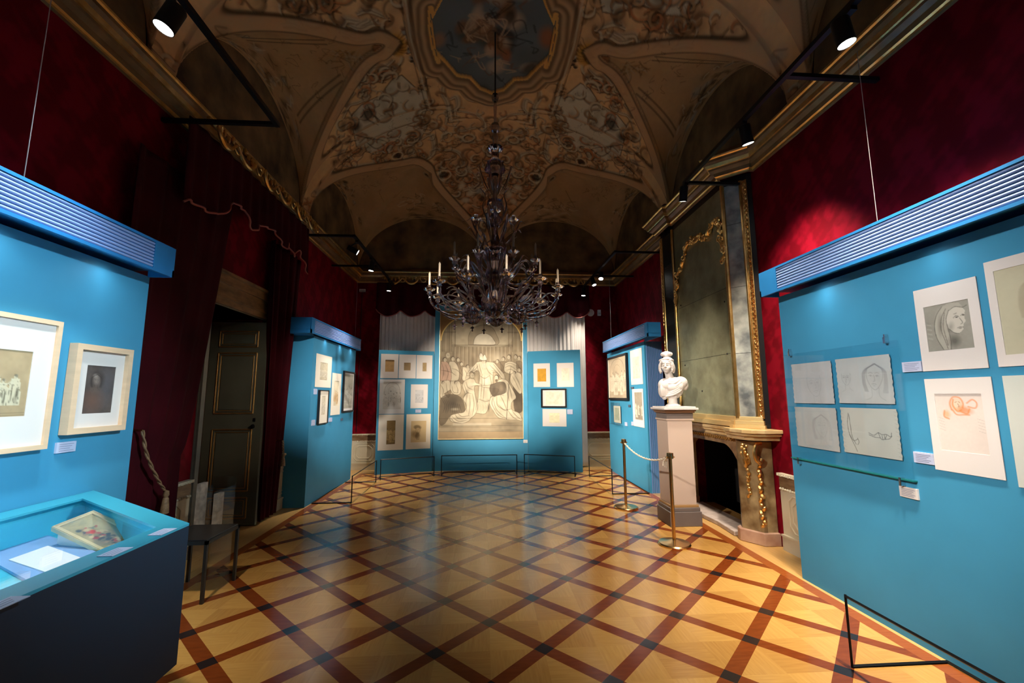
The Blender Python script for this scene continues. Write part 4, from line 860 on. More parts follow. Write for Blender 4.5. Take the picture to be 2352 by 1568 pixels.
cabinet('long blue display wall at left with framed pictures, ribbed cornice and the glazed case', -2.545, 1.0, 3.305, XL+0.01, 1, 1.0, 3.30, -2.37, False, (3.10, 3.30), [(2.24, -2.40)], [(1.55, 7, 150), (2.25, 8, 150), (2.90, 7, 150)])
cabinet('long blue display wall at right with white mounts and a glass-covered group of drawings', 2.74, 1.0, 3.70, XR-0.01, -1, 1.0, 3.70, 2.565, False, (3.47, 3.70), [(2.52, 2.60)], [(1.5, 7, 150), (2.30, 4, 150), (3.15, 8, 150)])
cabinet('blue display wall beyond the curtained door, four pictures under its cornice', -2.545, 6.45, 8.54, XL+0.01, 1, 6.12, 8.54, -2.45, False, (6.12, 6.22), [(8.3, -2.50)], [(6.9, 4, 150), (7.6, 4, 150), (8.2, 4, 150)])
cabinet('blue display wall with slatted side behind the bust, cornice reaching past its end', 2.686, 6.92, 9.08, 2.985, -1, 6.30, 8.76, 2.50, True, (6.30, 6.40), [(8.3, 2.55)], [(7.3, 4, 150), (8.0, 4, 150), (8.6, 4, 150)])
def screen(name, label, F, L_, z1, th=0.04, lamps=()):
    g = MB(); g.box((0, -th, 0), (L_, 0, z1), T=lambda u, d, z: F(u, d, z)); o = g.build(name, BLUE, None, smooth=0)
    return tag(o, label, 'display screen')
screen('display_screen', 'tall blue screen at the far end carrying the big arched drawing', Face((-1.085, 9.305), (1, 0), (0, -1)), 2.035, 3.58)
screen('display_screen', 'lower blue screen left of the tall one, seven mounted sheets on it', FWL, LWL-0.005, 2.535)
screen('display_screen', 'lower blue screen right of the tall one, four small sheets on it', FWR, LWR, 2.545)

def picture(F, u0, u1, z0, z1, label, name='framed_drawing', cat='picture', img=None, cv=None, frame=None, fw=0.02, fd=0.025, mt=MATB, group=None, off=0.003, matd=0.004, lip=0.0, res=0.006):
    t = thing(name, label, cat, F((u0+u1)/2, off, z0), group)
    if frame:
        g = MB()
        for a, b, c_, d_ in ((u0, u1, z0, z0+fw), (u0, u1, z1-fw, z1), (u0, u0+fw, z0+fw, z1-fw), (u1-fw, u1, z0+fw, z1-fw)): g.box((a, off, c_), (b, off+fd, d_), T=F)
        g.build('frame', frame, t, smooth=0)
        mu0, mu1, mz0, mz1 = u0+fw, u1-fw, z0+fw, z1-fw; dd = off+max(0.004, fd-0.014-lip)
    else: mu0, mu1, mz0, mz1 = u0, u1, z0, z1; dd = off+matd
    i = img or (mu0, mu1, mz0, mz1)
    if img:
        g = MB()
        for a, b, c_, d_ in ((mu0, mu1, mz0, i[2]), (mu0, mu1, i[3], mz1), (mu0, i[0], i[2], i[3]), (i[1], mu1, i[2], i[3])): g.box((a, off, c_), (b, dd, d_), T=F)
        g.build('mount', mt, t, smooth=0)
        ad = dd-0.003
    else: ad = dd
    W, Hh = i[1]-i[0], i[3]-i[2]
    c = cv(W, Hh)
    art_mesh('drawing', c, W, Hh, lambda a, b: F(i[0]+a, ad, i[2]+b), t)
    if not img and not frame:
        g = MB(); g.box((u0, off, z0), (u1, dd-0.0008, z1), T=F); g.build('backing', mt, t, smooth=0)
    return t
def label_card(F, u, z, w_, h_, label, off=0.003, lines=3, m=LABEL, group='wall labels'):
    t = thing('wall_label', label, 'label', F(u+w_/2, off, z), group)
    g = MB(); g.box((u, 0.0, z), (u+w_, off+0.010, z+h_), T=F); g.build('card', m, t, smooth=0)
    g = MB()
    for k in range(lines):
        zz = z+h_*(0.80-0.62*k/max(1, lines-1)); e = 0.12+0.10*((k*7) % 3)
        g.box((u+w_*0.12, off+0.010, zz-0.0012), (u+w_*(1-e), off+0.0106, zz+0.0012), T=F)
    g.build('printed_lines', INK, t, smooth=0)
    return t
# --- left near wall
picture(FL1, 1.62, 2.647, 1.272, 2.006, 'large pale wood frame with a brown battle drawing, cut by the left edge', img=(1.78, 2.514, 1.463, 1.815), cv=lambda W, H: art_group(W, H, (168, 146, 112), (196, 186, 158), (62, 56, 42), 3, n=12), frame=PALEW, fw=0.026, fd=0.05, mt=MATB)
def dark_portrait(W, H):
    c = mk(W, H, (78, 70, 66), 0.004, 9); A = W/H; c.noise(0.3, 0.2); c.noise(0.05, 0.08)
    c.blob(A*0.75, 0.4, 0.3, 0.6, s2l((86, 88, 96)), 0.5, 0, 1.0); c.blob(A*0.3, 0.75, 0.35, 0.35, s2l((110, 76, 60)), 0.6, 0, 1.0)
    c.blob(A*0.40, 0.30, 0.20, 0.24, s2l((44, 38, 36)), 0.8, 0, 0.6); c.blob(A*0.38, 0.31, 0.12, 0.16, s2l((128, 116, 108)), 0.85, -0.2, 0.7); c.blob(A*0.32, 0.22, 0.08, 0.06, s2l((150, 140, 132)), 0.8, 0, 0.9)
    c.blob(A*0.36, 0.50, 0.14, 0.14, s2l((92, 80, 72)), 0.8, 0, 0.8); c.face(A*0.37, 0.30, 0.12, s2l((40, 34, 32)), 0.5, 0, True)
    return c
picture(FL1, 2.753, 3.171, 1.339, 1.896, 'small pale wood frame holding a dark portrait, beside the large frame', img=(2.861, 3.071, 1.461, 1.768), cv=dark_portrait, frame=PALEW, fw=0.036, fd=0.05, lip=0.012)
label_card(FL1, 2.745, 1.233, 0.12, 0.062, 'pale blue label under the small framed dark portrait', lines=4)
# --- right near wall
def veiled_head(W, H):
    c = mk(W, H, (142, 140, 130), 0.0032, 21); A = W/H; c.noise(0.5, 0.1); c.noise(0.05, 0.04)
    LT, DK, M_ = s2l((186, 182, 170)), s2l((62, 60, 54)), s2l((120, 118, 108))
    c.blob(A*0.55, 0.30, 0.30, 0.30, s2l((166, 162, 152)), 0.8, 0.3, 0.5)
    c.poly([(A*0.42, 0.06), (A*0.28, 0.22), (A*0.20, 0.45), (A*0.22, 0.72), (A*0.34, 0.98), (A*0.50, 0.99), (A*0.52, 0.78), (A*0.50, 0.55), (A*0.48, 0.35), (A*0.56, 0.16), (A*0.70, 0.10), (A*0.85, 0.12), (A*0.80, 0.04), (A*0.60, 0.0)], s2l((164, 160, 148)), 0.95)
    c.poly([(A*0.56, 0.16), (A*0.70, 0.11), (A*0.84, 0.14), (A*0.90, 0.22), (A*0.87, 0.36), (A*0.89, 0.45), (A*0.83, 0.50), (A*0.82, 0.60), (A*0.72, 0.68), (A*0.60, 0.64), (A*0.51, 0.55), (A*0.48, 0.36)], LT, 1)
    c.blob(A*0.56, 0.52, 0.09, 0.15, DK, 0.4, 0.3, 0.9); c.blob(A*0.60, 0.82, 0.16, 0.16, DK, 0.65, 0, 0.8); c.blob(A*0.33, 0.45, 0.07, 0.32, DK, 0.45, 0.1, 0.9)
    for q in ([(.42, .06), (.28, .22), (.20, .45), (.22, .72), (.34, .98)], [(.56, .16), (.48, .35), (.50, .58), (.52, .80), (.50, .99)], [(.5, .12), (.38, .3), (.34, .55), (.40, .8), (.44, .97)], [(.46, .2), (.40, .5), (.45, .9)], [(.56, .17), (.70, .11), (.85, .15), (.95, .12)]):
        c.line([(A*a, b) for a, b in q], 0.011, DK, 0.75)
    for q in ([(.64, .34), (.70, .30), (.76, .33)], [(.80, .32), (.84, .29), (.88, .31)], [(.77, .36), (.82, .46), (.78, .49)], [(.70, .56), (.76, .545), (.82, .56)], [(.66, .26), (.72, .25)], [(.72, .68), (.62, .65), (.52, .56)]):
        c.line([(A*a, b) for a, b in q], 0.010, DK, 0.85)
    c.blob(A*0.71, 0.335, 0.028, 0.018, DK, 0.9); c.blob(A*0.85, 0.315, 0.020, 0.016, DK, 0.9); c.blob(A*0.76, 0.575, 0.04, 0.015, DK, 0.6)
    for k in range(9): c.line([(A*0.02, 0.35+0.05*k), (A*0.12, 0.38+0.05*k)], 0.008, LT if k % 2 else M_, 0.6)
    return c
picture(FR1, -2.470, -2.123, 1.704, 2.215, 'white mount with a grey drawing of a veiled head looking down', name='mounted_drawing', img=(-2.421, -2.175, 1.821, 2.099), cv=veiled_head)
def red_chalk(W, H):
    c = mk(W, H, (212, 200, 190), 0.0035, 22); A = W/H; c.noise(0.5, 0.04); c.noise(0.03, 0.02); O = s2l((214, 122, 50)); O2 = s2l((226, 160, 104))
    c.blob(A*0.46, 0.20, 0.15, 0.17, O2, 0.6, 0, 0.7); c.blob(A*0.62, 0.28, 0.16, 0.09, O, 0.7, 0.2, 0.7); c.blob(A*0.22, 0.36, 0.08, 0.10, O2, 0.7, 0, 0.7); c.blob(A*0.46, 0.17, 0.07, 0.10, s2l((224, 196, 172)), 0.9, 0.3, 0.5)
    for q in ([(.34, .28), (.32, .16), (.40, .06), (.54, .07), (.60, .16), (.58, .24)], [(.40, .1), (.38, .2), (.46, .3), (.55, .28)], [(.68, .16), (.80, .10), (.88, .16), (.84, .24), (.70, .22)], [(.52, .30), (.66, .34), (.72, .26)], [(.18, .30), (.16, .40), (.26, .44)], [(.36, .28), (.44, .36), (.60, .36), (.70, .36)]): c.line([(A*a, b) for a, b in q], 0.018, O, 0.8)
    for q in ([(.43, .15), (.47, .14)], [(.51, .14), (.54, .15)], [(.49, .17), (.51, .22), (.49, .23)]): c.line([(A*a, b) for a, b in q], 0.008, s2l((120, 80, 50)), 0.9, sm=False)
    for k in range(5): c.line([(A*0.03, 0.42+0.05*k), (A*0.15, 0.45+0.05*k)], 0.006, s2l((150, 135, 130)), 0.5); c.line([(A*0.85, 0.42+0.05*k), (A*0.98, 0.45+0.05*k)], 0.006, s2l((150, 135, 130)), 0.5)
    return c
picture(FR1, -2.471, -2.121, 1.112, 1.656, 'white mount with an orange red chalk sketch, below the veiled head', name='mounted_drawing', img=(-2.423, -2.177, 1.233, 1.565), cv=red_chalk)
picture(FR1, -2.078, -1.50, 1.705, 2.276, 'large white mount with faint greenish figure study at the right edge', name='mounted_drawing', img=(-2.040, -1.54, 1.766, 2.217), cv=lambda W, H: art_heads(W, H, (186, 182, 156), 24, [(0.45, 0.35, 0.22, 0.2, True, 0.2), (0.75, 0.7, 0.2, -0.3, False, -0.2)], 0.4, (140, 120, 96)))
picture(FR1, -2.070, -1.55, 1.090, 1.657, 'grey-green mount cut by the right edge, below the faint study', name='mounted_drawing', img=(-1.985, -1.64, 1.19, 1.55), cv=lambda W, H: art_plain(W, H, (206, 205, 190), 25), mt=MATG)
label_card(FR1, -2.594, 1.706, 0.122, 0.064, 'pale blue label left of the veiled head drawing', lines=5)
label_card(FR1, -2.591, 1.136, 0.119, 0.066, 'pale blue label left of the red chalk sketch', lines=5)
label_card(FR1, -2.713, 0.902, 0.117, 0.066, 'white label hanging low under the corner of the glass pane', lines=5, m=MATB)
# four loose sheets pinned between the panel and a glass pane with clips
def sheet(u0, u1, z0, z1, cvf, label):
    t = thing('drawing_sheet', label, 'drawing', FR1((u0+u1)/2, 0.012, z0), 'four sheets under the glass pane')
    W, H = u1-u0, z1-z0; c = cvf(W, H); c.c *= 0.82; rr = random.Random(u0)
    def T(a, b):
        e = 0.0025*math.sin(b*160+u0)+0.0015*math.sin(b*90) if (a < 0.004 or a > W-0.004) else 0
        return FR1(u0+a+e, 0.014+0.0015*math.sin(a*40), z0+b)
    art_mesh('drawing', c, W, H, T, t); return t
sheet(-3.592, -3.162, 1.492, 1.830, lambda W, H: art_heads(W, H, (204, 198, 198), 31, [(0.72, 0.5, 0.3, -0.1, False, 0.1)], 0.28, (120, 112, 112)), 'sheet with a faint bearded head, upper of the two nearer the fireplace')
sheet(-3.115, -2.671, 1.499, 1.834, lambda W, H: art_heads(W, H, (206, 202, 200), 32, [(0.95, 0.42, 0.26, 0.08, True, -0.2), (0.25, 0.42, 0.16, 0, False, -0.3)], 0.42, (110, 104, 104)), 'sheet with two faint heads, upper one beside the glass edge')
sheet(-3.596, -3.158, 1.125, 1.459, lambda W, H: art_heads(W, H, (200, 194, 190), 33, [(0.85, 0.42, 0.26, 0, True, 0.1)], 0.22, (125, 115, 112)), 'sheet with a barely visible face, lower of the two nearer the fireplace')
def hands(W, H):
    c = mk(W, H, (208, 202, 192), 0.0035, 34); A = W/H; c.noise(0.4, 0.03)
    for q in ([(.15, .12), (.12, .35), (.14, .6), (.22, .85), (.25, .95)], [(.16, .15), (.17, .4), (.18, .62), (.24, .8)], [(.14, .6), (.20, .72), (.28, .68)], [(.28, .66), (.30, .74), (.27, .8)], [(.50, .52), (.58, .56), (.66, .50), (.72, .53), (.80, .52), (.86, .56), (.88, .48)], [(.50, .56), (.60, .60), (.68, .60)], [(.66, .5), (.70, .62), (.76, .62), (.80, .54)], [(.78, .62), (.84, .60), (.88, .54)], [(.72, .55), (.73, .62)], [(.76, .54), (.77, .62)]):
        c.line([(A*a, b) for a, b in q], 0.010, INKC, 0.85)
    for k in range(12): c.line([(0.0, 0.05+0.08*k), (A*0.05, 0.07+0.08*k)], 0.006, s2l((150, 140, 130)), 0.6); c.line([(A*0.95, 0.05+0.08*k), (A, 0.07+0.08*k)], 0.006, s2l((150, 140, 130)), 0.6)
    return c
sheet(-3.114, -2.666, 1.134, 1.466, hands, 'sheet with ink studies of a hand and an arm, lower one beside the glass edge')
t = thing('clip_frame', 'greenish glass pane clipped over four loose drawings on the right display wall', 'glass', FR1(-3.14, 0.02, 1.02))
g = MB(); g.box((-3.675, 0.018, 1.021), (-2.596, 0.027, 1.919), T=FR1); g.build('glass_sheet', PANE, t, smooth=0)
g = MB(); g.box((-3.675, 0.0, 1.012), (-2.596, 0.030, 1.0205), T=FR1); g.build('ledge', mat('green_glass_edge', (0.01, 0.16, 0.15), 0.2), t, smooth=0)
for (u, z, sg) in ((-2.68, 1.919, 1), (-3.59, 1.919, 1), (-2.683, 1.012, -1), (-3.59, 1.012, -1)):
    g = MB(); g.box((u-0.008, 0.0, z-0.012*sg if sg > 0 else z-0.04), (u+0.008, 0.034, z+0.03 if sg > 0 else z+0.014), T=FR1); g.box((u-0.005, 0.004, z+sg*0.03), (u+0.005, 0.03, z+sg*0.05), T=FR1) if sg > 0 else None
    g.build('clip', CHROME, t, smooth=0, bevel=0.002)
# --- left far wall
G2 = 'pictures on the far blue walls'
picture(FL1, 6.574, 7.231, 1.710, 2.219, 'cream mount with a small arched drawing on the far left wall', name='mounted_drawing', img=(6.742, 7.052, 1.826, 2.099), cv=lambda W, H: art_group(W, H, (196, 184, 156), (210, 200, 176), (110, 96, 76), 41, True, 5), mt=MATC)
picture(FL1, 7.289, 7.743, 1.256, 1.963, 'tall cream sheet with a small brown scene, between an arched sheet and a black frame', name='mounted_drawing', img=(7.392, 7.630, 1.412, 1.833), cv=lambda W, H: art_group(W, H, (214, 200, 170), (200, 170, 128), (140, 100, 64), 42, False, 4), mt=MATC)
picture(FL1, 7.826, 8.463, 1.281, 2.030, 'black framed grey drawing nearest the far corner on the left wall', img=(7.90, 8.39, 1.35, 1.975), cv=lambda W, H: art_group(W, H, (176, 172, 156), (196, 192, 178), (96, 92, 82), 43, False, 7), frame=BLACKP, fw=0.03, fd=0.03, mt=MATB)
picture(FL1, 6.716, 7.105, 1.142, 1.669, 'small dark framed drawing hanging under the cream arched sheet', img=(6.837, 6.993, 1.285, 1.577), cv=lambda W, H: art_group(W, H, (200, 188, 164), (206, 196, 176), (140, 120, 96), 44, False, 3), frame=BLACKP, fw=0.014, fd=0.035, mt=MATC)
label_card(FL1, 6.548, 1.60, 0.106, 0.083, 'pale label below left corner of the arched sheet, far left wall'); label_card(FL1, 6.525, 1.14, 0.12, 0.081, 'pale label left of the small dark framed drawing, far left wall')
label_card(FL1, 7.228, 1.153, 0.13, 0.065, 'pale label under the tall cream sheet, far left wall'); label_card(FL1, 7.808, 1.142, 0.105, 0.04, 'small dark label under the black framed drawing, far left wall', m=mat('dark_label', (0.05, 0.08, 0.12), 0.5))
# --- right far wall
picture(FR2, -8.975, -7.732, 1.482, 2.362, 'large black framed drawing of a crowd on the slatted blue wall', img=(-8.872, -7.814, 1.519, 2.318), cv=lambda W, H: art_group(W, H, (186, 168, 142), (214, 200, 176), (92, 80, 66), 51, True, 13), frame=BLACKP, fw=0.04, fd=0.045, mt=MATC)
picture(FR2, -7.605, -7.031, 1.758, 2.378, 'white mount with faint standing figures, above the grey one near the bust', name='mounted_drawing', img=(-7.481, -7.139, 1.863, 2.239), cv=lambda W, H: art_group(W, H, (214, 202, 188), (218, 206, 192), (170, 150, 132), 52, False, 3))
picture(FR2, -7.573, -7.047, 1.027, 1.679, 'white mount with a dark grey figure drawing beside the pedestal', name='mounted_drawing', img=(-7.463, -7.104, 1.148, 1.621), cv=lambda W, H: art_group(W, H, (150, 140, 124), (206, 198, 180), (60, 56, 50), 53, False, 3))
t = thing('glass_bracket', 'small glass-covered sheet on a little ledge below the large black frame', 'glass', FR2(-8.43, 0.02, 0.99))
g = MB(); g.box((-8.731, 0.018, 0.993), (-8.127, 0.10, 1.0), T=FR2); g.build('ledge', PANE, t, smooth=0)
g = MB(); g.box((-8.731, 0.06, 1.0), (-8.127, 0.068, 1.429), T=FR2); g.build('pane', PANE, t, smooth=0)
picture(FR2, -8.669, -8.237, 1.03, 1.36, 'small grey-green sheet standing behind the little glass pane', name='mounted_drawing', img=(-8.60, -8.31, 1.08, 1.32), cv=lambda W, H: art_plain(W, H, (176, 176, 150), 54, n=8), mt=MATC, off=0.02)
label_card(FR2, -7.625, 1.685, 0.14, 0.036, 'label between the two white mounts beside the bust', m=MATS['dark_label']); label_card(FR2, -7.802, 1.353, 0.12, 0.045, 'dark label under the right corner of the large black frame', m=MATS['dark_label'])
label_card(FR2, -8.035, 0.998, 0.133, 0.066, 'pale label right of the little glass-covered sheet'); label_card(FR2, -7.667, 1.029, 0.108, 0.065, 'pale label left of the dark grey figure drawing')
# --- far left wing
PB = lambda base, seed, n=4, dk=None: (lambda W, H: art_plain(W, H, base, seed, dk, n))
picture(FWL, 0.043, 0.398, 1.944, 2.453, 'white mount with a tan sheet, top left corner of the left screen', name='mounted_drawing', img=(0.134, 0.313, 2.080, 2.329), cv=PB((176, 140, 92), 61))
picture(FWL, 0.411, 0.765, 1.946, 2.450, 'white mount with a small square brown sheet, top middle of the left screen', name='mounted_drawing', img=(0.515, 0.653, 2.113, 2.278), cv=PB((150, 126, 92), 62))
picture(FWL, 0.776, 1.112, 1.942, 2.448, 'white mount with a narrow brown sheet, top row beside the tall screen', name='mounted_drawing', img=(0.905, 0.99, 2.099, 2.286), cv=PB((164, 140, 100), 63))
picture(FWL, 0.039, 0.544, 1.207, 1.922, 'grey engraving of a group under an arch, left side of the left screen', name='mounted_drawing', img=(0.11, 0.475, 1.30, 1.87), cv=lambda W, H: art_group(W, H, (206, 204, 196), (200, 198, 190), (120, 118, 112), 64, True, 6), mt=mat('cool_mat_board', (0.62, 0.62, 0.60), 0.8))
picture(FWL, 0.672, 1.027, 1.316, 1.818, 'small white mount with a grey sketch hanging free on the left screen', name='mounted_drawing', img=(0.764, 0.938, 1.431, 1.700), cv=lambda W, H: art_group(W, H, (196, 196, 196), (196, 196, 196), (130, 130, 132), 65, False, 3))
picture(FWL, 0.040, 0.544, 0.472, 1.194, 'cream mount with a tall dark brown drawing, bottom left of the left screen', name='mounted_drawing', img=(0.205, 0.378, 0.591, 1.071), cv=lambda W, H: art_group(W, H, (130, 104, 62), (170, 142, 92), (58, 42, 24), 66, False, 3), mt=MATC)
def old_head(W, H):
    c = mk(W, H, (206, 180, 134), 0.005, 67); A = W/H; c.noise(0.4, 0.07); D = s2l((84, 66, 40)); M_ = s2l((140, 116, 78))
    c.blob(A*0.42, 0.30, 0.22, 0.13, D, 0.75, 0.15, 0.4); c.blob(A*0.45, 0.46, 0.15, 0.16, s2l((196, 168, 122)), 0.9, 0, 0.4); c.blob(A*0.30, 0.62, 0.26, 0.22, M_, 0.85, 0.3, 0.6); c.blob(A*0.42, 0.68, 0.13, 0.18, D, 0.55, 0.2, 0.6)
    c.face(A*0.46, 0.42, 0.16, D, 0.7, 0, False, -0.3)
    for k in range(10): c.line([(A*(0.35+0.02*k), 0.55), (A*(0.30+0.03*k), 0.72), (A*(0.38+0.02*k), 0.88)], 0.010, D, 0.5)
    return c
picture(FWL, 0.597, 1.102, 0.474, 1.193, 'cream mount with a sepia turbaned head, bottom right of the left screen', name='mounted_drawing', img=(0.695, 1.010, 0.610, 1.052), cv=old_head, mt=MATC)
label_card(FWL, 0.778, 1.222, 0.116, 0.068, 'pale label above the sepia turbaned head')
# --- far right wing
picture(FWR, 0.135, 0.501, 1.757, 2.271, 'white mount with an ochre sheet, upper left on the right screen', name='mounted_drawing', img=(0.222, 0.417, 1.876, 2.156), cv=PB((196, 146, 48), 71, 3))
picture(FWR, 0.654, 1.017, 1.753, 2.268, 'white mount with an almost blank sheet, upper right on the right screen', name='mounted_drawing', img=(0.756, 0.925, 1.890, 2.155), cv=PB((224, 210, 190), 72, 5, (190, 170, 150)))
picture(FWR, 0.309, 0.857, 1.318, 1.720, 'black framed pale landscape-format drawing on the right screen', img=(0.40, 0.77, 1.38, 1.66), cv=lambda W, H: art_plain(W, H, (222, 206, 186), 73, (176, 160, 148), 8), frame=BLACKP, fw=0.03, fd=0.03)
picture(FWR, 0.326, 0.841, 0.920, 1.286, 'white mount with a pale greenish sheet under the black frame', name='mounted_drawing', img=(0.471, 0.697, 0.997, 1.203), cv=PB((216, 210, 176), 74, 4, (190, 184, 150)))
label_card(FWR, 0.862, 1.180, 0.117, 0.10, 'pale label beside the pale greenish sheet on the right screen')
# --- the cartoon
t = picture(FC, -0.965, 0.838, 0.668, 3.424, 'huge arched sepia drawing of a mitred priest joining two kneeling figures', name='large_drawing', cv=art_cartoon, off=0.02, mt=MATC, matd=0.03)
g = MB()
for a, b, c_, d_ in ((-0.975, 0.848, 0.655, 0.668), (-0.975, -0.965, 0.668, 3.424), (0.838, 0.848, 0.668, 3.424), (-0.975, 0.848, 3.424, 3.434)): g.box((a, 0.0, c_), (b, 0.056, d_), T=FC)
g.build('edge_strip', CREAMF, t, smooth=0)
label_card(FC, 0.848, 0.562, 0.09, 0.064, 'small white label below right corner of the huge drawing', m=MATB)
# ------------------------------------------------------------------ glazed case in front of the left display wall
def P3(px, py, z):
    d = px_ray(px, py); t = (z-CAMH)/d[2]; return (d[0]*t, d[1]*t)
def make_case():
    CT = 0.95; Xb = -2.54
    t = thing('display_case', 'blue trapezoid display case with a lit pale cyan well, fixed to the left display wall', 'display case', (-2.0, 2.0, 0.34))
    out = [(-1.405, 0.9), (-1.41, 2.224), (Xb, 3.035), (Xb, 0.9)]; inn = [(-1.485, 0.98), (-1.49, 2.20), (-2.45, 2.885), (-2.45, 0.98)]; rin = [(-1.515, 0.98), (-1.52, 2.17), (-2.40, 2.80), (-2.40, 0.98)]
    n = 4; g = MB()
    # outer walls, rim ring, bottom
    vs = [(x, y, 0.34) for x, y in out]+[(x, y, CT) for x, y in out]+[(x, y, CT) for x, y in inn]+[(x, y, 0.78) for x, y in inn]
    fs = [(3, 2, 1, 0)]+[(i, (i+1) % 4, 4+(i+1) % 4, 4+i) for i in range(4)]+[(4+i, 4+(i+1) % 4, 8+(i+1) % 4, 8+i) for i in range(4)]
    g.add(vs, fs, 0); fw = [(8+i, 8+(i+1) % 4, 12+(i+1) % 4, 12+i) for i in range(4)]+[(12, 13, 14, 15)]
    g.add(vs, fw, 1)
    g.build('case_body', [mat('blue_case', (0.006, 0.022, 0.045), 0.5), CYAN], t, smooth=0, fixn=False)  # display-wall blue darkened here, its unlit shade put into the colour
    g = MB(); lip = [(-1.50, 0.97), (-1.505, 2.19), (-2.43, 2.855), (-2.43, 0.97)]
    g.prism(out, CT, CT+0.004, 0); 
    g = MB(); vs = [(x, y, z) for z in (CT+0.001, CT+0.012) for x, y in out]+[(x, y, z) for z in (CT+0.001, CT+0.012) for x, y in rin]
    g.add(vs, [(4+i, 4+(i+1) % 4, 12+(i+1) % 4, 12+i) for i in range(4)]+[(i, (i+1) % 4, 4+(i+1) % 4, 4+i) for i in range(4)]+[(8+(i+1) % 4, 8+i, 12+i, 12+(i+1) % 4) for i in range(4)]+[((i+1) % 4, i, 8+i, 8+(i+1) % 4) for i in range(4)])
    g.build('rim', mat('teal_rim', (0.035, 0.30, 0.42), 0.35), t, smooth=0)
    g = MB(); g.prism([(x, y) for x, y in lip], CT-0.012, CT-0.006); g.build('glass_cover', PANEC, t, smooth=0)
    g = MB(); g.prism([(-1.95, 1.0), (-1.95, 2.35), (Xb, 2.75), (Xb, 1.0)], 0.0, 0.34); g.build('plinth', BLACK, t, smooth=0)
    # unseen strip lamps added under the front rim light the well
    g = MB(); g.box((-1.513, 1.05, 0.934), (-1.490, 2.10, 0.946)); g.build('strip_lamp', mat('strip_lamp_glow', (1, 1, 1), 0.5, emit=(0.85, 0.95, 1.0), estr=60.0), t, smooth=0)
    g = MB(); g.box((-2.35, 1.00, 0.934), (-1.52, 1.02, 0.946)); g.build('strip_lamp', MATS['strip_lamp_glow'], t, smooth=0)
    return t
make_case()
# painting lying tilted in the well
def tilted_picture():
    A0 = np.array([-2.191, 2.634, 0.931]); d1 = np.array([0.349, -0.079, -0.113]); d1 /= np.linalg.norm(d1); W = 0.375; H_ = 0.187; d2t = np.array([-0.051, -0.177, -0.036]); d2t /= np.linalg.norm(d2t)
    d2t = d2t-d1*d2t.dot(d1); d2t /= np.linalg.norm(d2t); nn = np.cross(d2t, d1); nn = nn/np.linalg.norm(nn); nn = nn if nn[2] > 0 else -nn
    T = lambda u, d, v: tuple(A0+d1*u+d2t*v+nn*d)
    t = thing('framed_painting', 'small painting in a cream gilt frame lying tilted in the lit case', 'painting', tuple(A0))
    g = MB(); fw = 0.020
    for a, b, c_, d_ in ((0, W, 0, fw), (0, W, H_-fw, H_), (0, fw, fw, H_-fw), (W-fw, W, fw, H_-fw)): g.box((a, -0.024, c_), (b, 0.0, d_), T=T)
    for a, b, c_, d_ in ((0.002, W-0.002, 0.002, 0.008), (0.002, W-0.002, H_-0.008, H_-0.002), (0.002, 0.008, 0.008, H_-0.008), (W-0.008, W-0.002, 0.008, H_-0.008)): g.box((a, 0.0, c_), (b, 0.004, d_), T=T)
    g.build('frame', CREAMF, t, smooth=0)
    g2 = MB(); g2.box((0.02, -0.10, 0.02), (W-0.02, -0.025, H_-0.02), T=T); g2.build('support', PAPERW, t, smooth=0)
    c = Cv(0, 2.0, 0, 1, 160, 90, s2l((168, 150, 104)), 77); A = 2.0; c.noise(0.3, 0.2); c.noise(0.06, 0.12)
    c.blob(A*0.3, 0.3, 0.6, 0.4, s2l((190, 182, 140)), 0.6, 0, 0.9); c.blob(A*0.75, 0.65, 0.5, 0.4, s2l((84, 74, 66)), 0.7, 0, 0.8)
    for k in range(60):
        x, y = A*(0.25+0.7*c.rng.random()), 0.35+0.5*c.rng.random(); c.blob(x, y, 0.05+0.08*c.rng.random(), 0.04+0.06*c.rng.random(), [s2l((176, 44, 34)), s2l((60, 56, 60)), s2l((150, 120, 84)), s2l((200, 176, 130)), s2l((96, 100, 96))][int(c.rng.integers(5))], 0.8, c.rng.random()*3, 0.5)
    c.blob(A*0.42, 0.60, 0.16, 0.11, s2l((196, 40, 30)), 0.9, 0.4, 0.5)
    art_mesh('painting', c, W-2*fw, H_-2*fw, lambda a, b: T(fw+a, -0.008, fw+(H_-2*fw-b)), t)
    return t
tilted_picture()
t = thing('open_booklet', 'white sheet lying on a lilac board in the lit case', 'document', (*P3(120, 1280, 0.80), 0.782))
g = MB(); q = [P3(-60, 1262, 0.80), P3(98, 1222, 0.80), P3(236, 1268, 0.80), P3(78, 1336, 0.80)]; g.prism(q, 0.782, 0.794); g.build('board', LILAC, t, smooth=0)
g = MB(); q = [P3(20, 1284, 0.80), P3(110, 1252, 0.80), P3(198, 1284, 0.80), P3(122, 1318, 0.80)]; g.prism(q, 0.795, 0.799); g.build('sheet', PAPERW, t, smooth=0)
